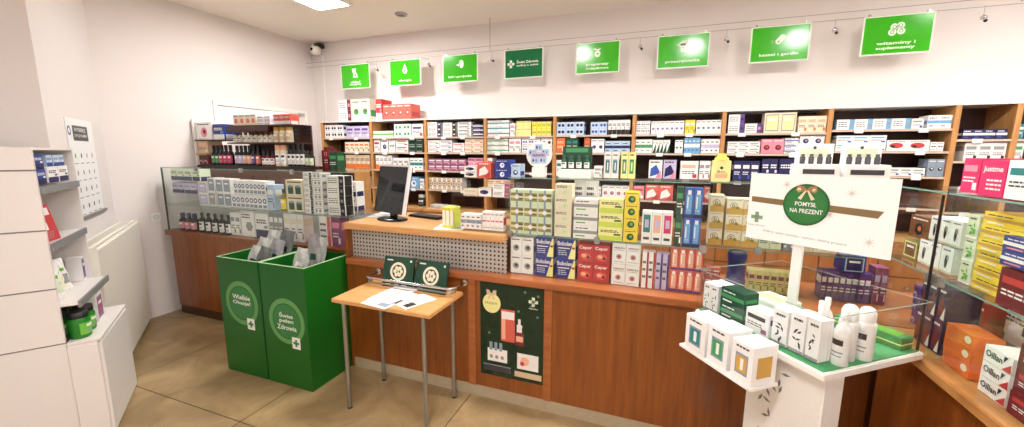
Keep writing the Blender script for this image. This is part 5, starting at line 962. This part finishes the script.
# rail
t = thing('handrail', 'curved chrome bag rail fixed to the counter above the small table', 'rail')
yy = 2.095
m_ = MB(); pts = [(-1.86, 2.243, .80)]+[(-1.86+.04*(1-math.cos(R(a))), 2.19-.055*math.sin(R(a)), .80) for a in range(0, 91, 15)]+[(-1.17-.04*(1-math.cos(R(a))), 2.19-.055*math.sin(R(a)), .80) for a in range(90, -1, -15)]+[(-1.17, 2.243, .80)]
pts = [(x, y-.045 if 2.0 < y < 2.2 else y, z) for x, y, z in pts]
m_.tube(pts, .009, chrome, 10); m_.build('bar', t)
for x in (-1.86, -1.17): MB().cyl((x, 2.2495, .80), (x, 2.235, .80), .022, chrome, 18).build('flange', t)
m_ = MB(); m_.tube([(x*.97-.045, y+.002, z-.028) for x, y, z in pts[2:-2]], .006, steel, 8); m_.build('lower_bar', t)

# ---------------------------------------------------------------- monitor and desk things
t = thing('monitor', 'black flat computer monitor with silver edge on the service desk', 'monitor', (-1.92, 2.47, 1.1345), R(-18))
m_ = MB(); m_.lathe(0, .02, 0, [(.125, 0), (.125, .008), (.09, .016), (.03, .024)], M('black_plastic', (22, 22, 24), .25), 28, 1.1, .8); m_.build('base', t)
MB().box(-.035, .035, .02, .05, .02, .16, M('black_plastic'), .006).build('stand', t)
o = MB().box(-.185, .185, -.012, .03, .0, .36, M('black_plastic'), .006).build('screen_housing', t); o.location = (0, -.01, .055); o.rotation_euler = (R(-12), 0, 0)
m_ = MB(); m_.box(-.19, .19, -.016, .0, .354, .366, M('silver_plastic', (205, 205, 210), .3)); m_.box(.182, .192, -.016, .014, 0, .366, M('silver_plastic')); m_.build('bezel', o)
m_ = MB(); m_.rect(-.168, .168, .03, .34, -.0125, M('screen_glass', (10, 12, 16), .06)); m_.build('screen', o)
t = thing('keyboard', 'black keyboard lying on the desk right of the monitor', 'keyboard', (-1.72, 2.68, 1.1345), R(-12))
MB().box(-.16, .16, -.06, .06, 0, .014, M('black_plastic'), .004).build('case', t)
m_ = MB()
for i in range(14):
    for j in range(4): m_.box(-.15+i*.0215, -.132+i*.0215, -.052+j*.026, -.030+j*.026, .0142, .019, M('key_grey', (50, 50, 54)))
m_.build('keys', t)['kind'] = 'stuff'
for i, (x, y, r_) in enumerate([(-2.12, 2.62, 12), (-2.09, 2.66, -6), (-2.13, 2.74, 25)]): paper(x, y, 1.135+i*.004, .15, .21, R(r_), 0, ['lowest white paper of the small pile left of the monitor', 'white paper in the middle of the pile left of the monitor', 'top white paper of the pile left of the monitor'][i])
bottle('N', -2.75, 4.18, .986, .05, .145, 'darkgreen', 'white', 'black', 'small dark bottle with white cap on the ledge right of the monitor', 'jar', None, 'jar', cat='bottle')
paper(-1.35, 2.42, 1.1345, .2, .28, R(15), 0, 'white paper on the desk left of the lime leaflets')
# desk tray + rack
t = thing('acrylic_rack', 'clear acrylic tiered rack at the right end of the desk', 'rack', (-1.285, 2.29, 1.1345))
m_ = MB(); m_.box(0, .38, 0, .28, 0, .010, acrylic); m_.box(0, .38, -.002, .001, .0, .05, acrylic); m_.build('tray', t)
for x in (0, .376): MB().box(x, x+.004, .005, .28, .011, .34, acrylic).build('side_panel', t)
MB().box(.005, .375, .11, .28, .212, .218, acrylic).build('shelf', t)
MB().box(.005, .375, .11, .28, .337, .343, acrylic).build('shelf', t)

# ---------------------------------------------------------------- things on the long glass case
t = thing('blister_display', 'round white cardboard display of blue printed blister packs on the glass case', 'display', (-.735, 2.45, 1.4965))
m_ = MB(); P = [(.085*math.cos(R(a)), .14+.085*math.sin(R(a))) for a in range(0, 360, 15)]; m_.prism(P[::1], .0, .01, M('white')); m_.box(-.04, .04, -.02, .05, 0, .06, M('white'))
m_.build('card_board', t); random.seed(8)
for k in range(5):
    a = R(72*k+20); m_ = MB(); x, z = .045*math.cos(a), .14+.045*math.sin(a); m_.box(x-.024, x+.024, -.009, -.0005, z-.02, z+.02, M('paleblue')); m_.disc(x-.01, z, .006, .01, -.0097, M('royal'), 8); m_.disc(x+.01, z, .006, .01, -.0097, M('greyblue'), 8); m_.build('blister_pack', t)
m_ = MB(); m_.rect(-.05, .05, .12, .155, -.0125, M('lilac')); m_.text('tabletki', 0, .138, -.013, .08, .018, M('navy')); m_.build('print', t)
t = thing('bottle_dispenser', 'green counter dispenser holding four small bottles on the glass case', 'dispenser', (-.60, 2.42, 1.4965))
m_ = MB(); m_.box(0, .205, 0, .11, 0, .05, M('white'), .003); m_.box(.01, .195, .07, .08, .05, .19, M('darkgreen')); m_.rect(.03, .17, .155, .18, .0695, M('green')); m_.build('stand', t)
g0 = None
for k in range(4):
    lb = COLN(4)[k]+' small green bottle with white label in the green counter dispenser'
    if g0 is None: g0 = bottle('N', -.575, 2.462, 1.5475, .017, .085, 'darkgreen', 'darkgreen', 'white', lb, group='small green bottles in the dispenser')
    else: dup(g0, lb, (-.575+.048*k, 2.462, 1.5475))
t = thing('herbal_pack', 'pale yellow pack with bright yellow lid standing on the glass corner', 'pack', (.262, 2.42, 1.4965))
m_ = MB(); m_.box(0, .09, 0, .06, 0, .115, M('paleyellow'), .003); m_.disc(.045, .075, .008, .008, -.0006, M('darkgreen'), 10); m_.rect(.015, .075, .02, .045, -.0006, M('peach')); m_.text('Bio', .045, .055, -.0008, .04, .014, M('olive')); m_.build('body', t)
m_ = MB(); m_.lathe(.045, .03, .116, [(.036, 0), (.034, .012), (.022, .02), (.02, .036)], M('yellow'), 18); m_.build('lid', t)
def dispenser(x, label):
    t = thing('sample_dispenser', label, 'dispenser', (x, 2.45, 1.4965)); w = .185
    m_ = MB(); m_.box(0, w, 0, .12, 0, .10, M('white'), .003); m_.box(.01, w-.01, .09, .10, .10, .205, M('white')); m_.build('carton', t)
    m_ = MB(); m_.rect(.03, w-.03, .135, .18, .0895, M('palegreen')); m_.disc(w/2, .185, .008, .008, .089, M('darkgreen'), 8); m_.rect(.025, w-.025, .02, .035, -.0006, M('grey')); m_.rect(.025, w-.025, .05, .075, -.0006, M('ink')); m_.build('print', t)
    for k in range(4):
        m_ = MB(); m_.lathe(.035+k*.038, .06, .1, [(.012, 0), (.012, .035), (.008, .04), (.008, .052)], M('ink'), 12); m_.build('vial', t)
dispenser(.66, 'white counter dispenser with dark vials, left of two behind the gift sign')
dispenser(.86, 'white counter dispenser with dark vials, right of two behind the gift sign')
t = thing('cup_stack', 'dark purple pen cup standing on the counter left of the gift sign post', 'cup', (.388, 2.235, .8725))
m_ = MB(); m_.lathe(0, 0, 0, [(.038, 0), (.04, .1), (.046, .105), (.046, .14), (.042, .142), (.04, .24), (.044, .245), (.044, .28)], M('navy'), 20); m_.build('body', t)
m_ = MB(); m_.lathe(0, 0, .281, [(.04, 0), (.035, .01), (.01, .014)], M('black'), 18); m_.build('lid', t)

# ---------------------------------------------------------------- white stand with tray
t = thing('display_stand', 'white display stand with slanted clear sided tray and green mat', 'display stand', FT.at(0, 0), FT.rz)
TW, TD, TZ = .60, .525, .905
m_ = MB(); m_.box(0, TW, 0, TD, TZ-.028, TZ, plastic_w, .003); m_.build('tray_board', t)
m_ = MB(); m_.box(.012, TW-.012, .012, TD-.012, TZ, TZ+.004, M('felt_green', (70, 160, 104), .8)); m_.build('green_mat', t)
for (a, b, c, d) in ((0, TW, 0, .004), (0, TW, TD-.004, TD), (0, .004, .005, TD-.005), (TW-.004, TW, .005, TD-.005)): MB().box(a, b, c, d, TZ+.0005, TZ+.2, acrylic).build('clear_wall', t); MB().box(a, b, c, d, TZ+.2002, TZ+.202, M('acrylic_edge', (150, 164, 160), .2)).build('wall_edge', t)
m_ = MB(); m_.box(.27, .575, .05, .15, .03, TZ-.028, plastic_w, .004); m_.build('column', t)
m_ = MB()
for k in range(14):
    rn = random.Random(k); cx, cz = rn.uniform(.31, .44), rn.uniform(.45, .82); a = rn.uniform(0, 3.1)
    m_.flat([(cx-.02*math.cos(a), cz-.02*math.sin(a)), (cx+.006*math.sin(a), cz-.006*math.cos(a)), (cx+.02*math.cos(a), cz+.02*math.sin(a)), (cx-.006*math.sin(a), cz+.006*math.cos(a))], .0492-.0001*k, M('sketch_grey', (120, 116, 108)))
m_.build('leaf_print', t)
m_ = MB(); m_.box(.2, .62, -.1, .33, 0, .03, plastic_w, .004); m_.build('base_plate', t)
m_ = MB(); m_.box(.07, .447, -.14, -.002, .772, .783, plastic_w); m_.box(.10, .42, -.01, 0, .783, .88, plastic_w); m_.build('side_shelf', t)
# sign on its post
nx_ = math.atan2(.5502, -.8350)      # direction of the board
t = thing('gift_sign', 'large white board with green round gift emblem and gold ribbon on a white post', 'sign', (.535, 1.985, .9095), nx_+math.pi)
# local x runs towards the right-hand end of the board
m_ = MB(); m_.box(.012, .050, .010, .028, .0, .40, plastic_w, .002); m_.build('post', t)
BWm = M('board_white', (240, 240, 238), .35, var=.02)
m_ = MB(); x0, x1, z0, z1 = -.175, .325, .355, .652; m_.box(x0, x1, -.003, .003, z0, z1, BWm); o_b = m_.build('board', t)
m_ = MB(); m_.flat([(x0+.012, .548), (x1-.035, .531), (x1-.05, .503), (x0+.012, .524)], -.0036, M('ribbon_gold', (128, 104, 66), .3))
sk = M('faint_print', (206, 200, 190))
for cx, cz in ((-.03, .61), (.19, .59), (.26, .41), (.02, .60), (.13, .50)):
    for k in range(4): a = k*math.pi/4; m_.flat([(cx-.024*math.cos(a), cz-.024*math.sin(a)), (cx+.002*math.sin(a), cz-.002*math.cos(a)), (cx+.024*math.cos(a), cz+.024*math.sin(a)), (cx-.002*math.sin(a), cz+.002*math.cos(a))], -.0035, sk)
for a, b in ((.008, .024), (.024, .008)): m_.rect(-.135-a, -.135+a, .455-b, .455+b, -.0036, M('sage', (130, 158, 130)))
m_.text('Świat Zdrowia', -.135, .42, -.0036, .07, .010, M('grey'))
m_.text('Odkryj nasze zestawy i wybierz idealny prezent', .045, .392, -.0036, .30, .013, M('grey'), .004, R(-2))
m_.build('print', t)
m_ = MB(); cx, cz = .046, .53
for rr, yy, mm in ((.082, -.006, M('badge_green', (26, 92, 40), .3)), (.074, -.0068, M('badge_green2', (40, 116, 52), .3)),):
    pts = [(cx+rr*math.cos(R(10*i)), cz+rr*math.sin(R(10*i))*1.06) for i in range(36)]; m_.prism(pts, yy, -.0038, mm)
m_.text('POMYSŁ', cx, cz+.003, -.0076, .075, .018, M('white'), .015); m_.text('NA PREZENT', cx+.004, cz-.026, -.0076, .115, .018, M('white'), .015); m_.build('round_emblem', t)
m_ = MB()
for sx in (-1, 1):
    m_.add([(cx+sx*a, -.009-.004*(a > .01), cz+.064+b) for a, b in ((0, 0), (.012, .014), (.034, .016), (.038, -.004), (.028, -.016), (.008, -.006))], [(0, 1, 2, 3, 4, 5)], M('bow_gold', (168, 124, 84), .3))
    m_.add([(cx+sx*a, -.0085, cz+.06+b) for a, b in ((0, 0), (.018, -.040), (.030, -.034), (.006, 0))], [(0, 1, 2, 3)], M('bow_cream', (226, 208, 176), .3))
    m_.ball((cx+sx*.026, -.012, cz+.062), .007, M('beige'))
m_.build('ribbon_bow', t)
# aerosols and bottles in the tray
bottle('T', .567, .118, .9095, .026, .20, 'white', 'white', 'white', 'white spray bottle nearest the tray corner beside the plant boxes', 'spray_bottle', None, 'slim')
bottle('T', .545, .178, .9095, .030, .205, 'white', 'white', 'white', 'tall white aerosol can, left of two in the tray', 'aerosol_can', None, 'aero')
bottle('T', .562, .243, .9095, .030, .195, 'white', 'white', 'white', 'tall white aerosol can, right of two in the tray beside the green mat', 'aerosol_can', None, 'aero')
bottle('T', .48, .13, .9095, .024, .20, 'white', 'white', 'cream', 'slim white pump bottle behind the plant boxes in the tray', 'spray_bottle', None, 'slim')
bottle('T', .44, .22, .9095, .022, .19, 'white', 'white', 'cream', 'slim white bottle standing beside the sign post in the tray', 'spray_bottle', None, 'slim')
t = thing('flat_box', 'long green flat box lying at the right side of the tray', 'box', FT.at(.33, .44, .9095), FT.rz)
m_ = MB(); m_.box(0, .24, 0, .07, 0, .05, M('green'), .003); m_.box(.001, .241, -.001, .071, .02, .024, M('paleyellow')); m_.quad((.02, .01, .0506), (.22, .01, .0506), (.22, .06, .0506), (.02, .06, .0506), M('leaf')); m_.build('body', t)
t = thing('flat_box', 'low white box with yellow top lying behind the sign post in the tray', 'box', FT.at(.04, .27, .9095), FT.rz)
m_ = MB(); m_.box(0, .17, 0, .14, 0, .06, M('white'), .003); m_.quad((.02, .02, .0606), (.15, .02, .0606), (.15, .12, .0606), (.02, .12, .0606), M('paleyellow')); m_.build('body', t)
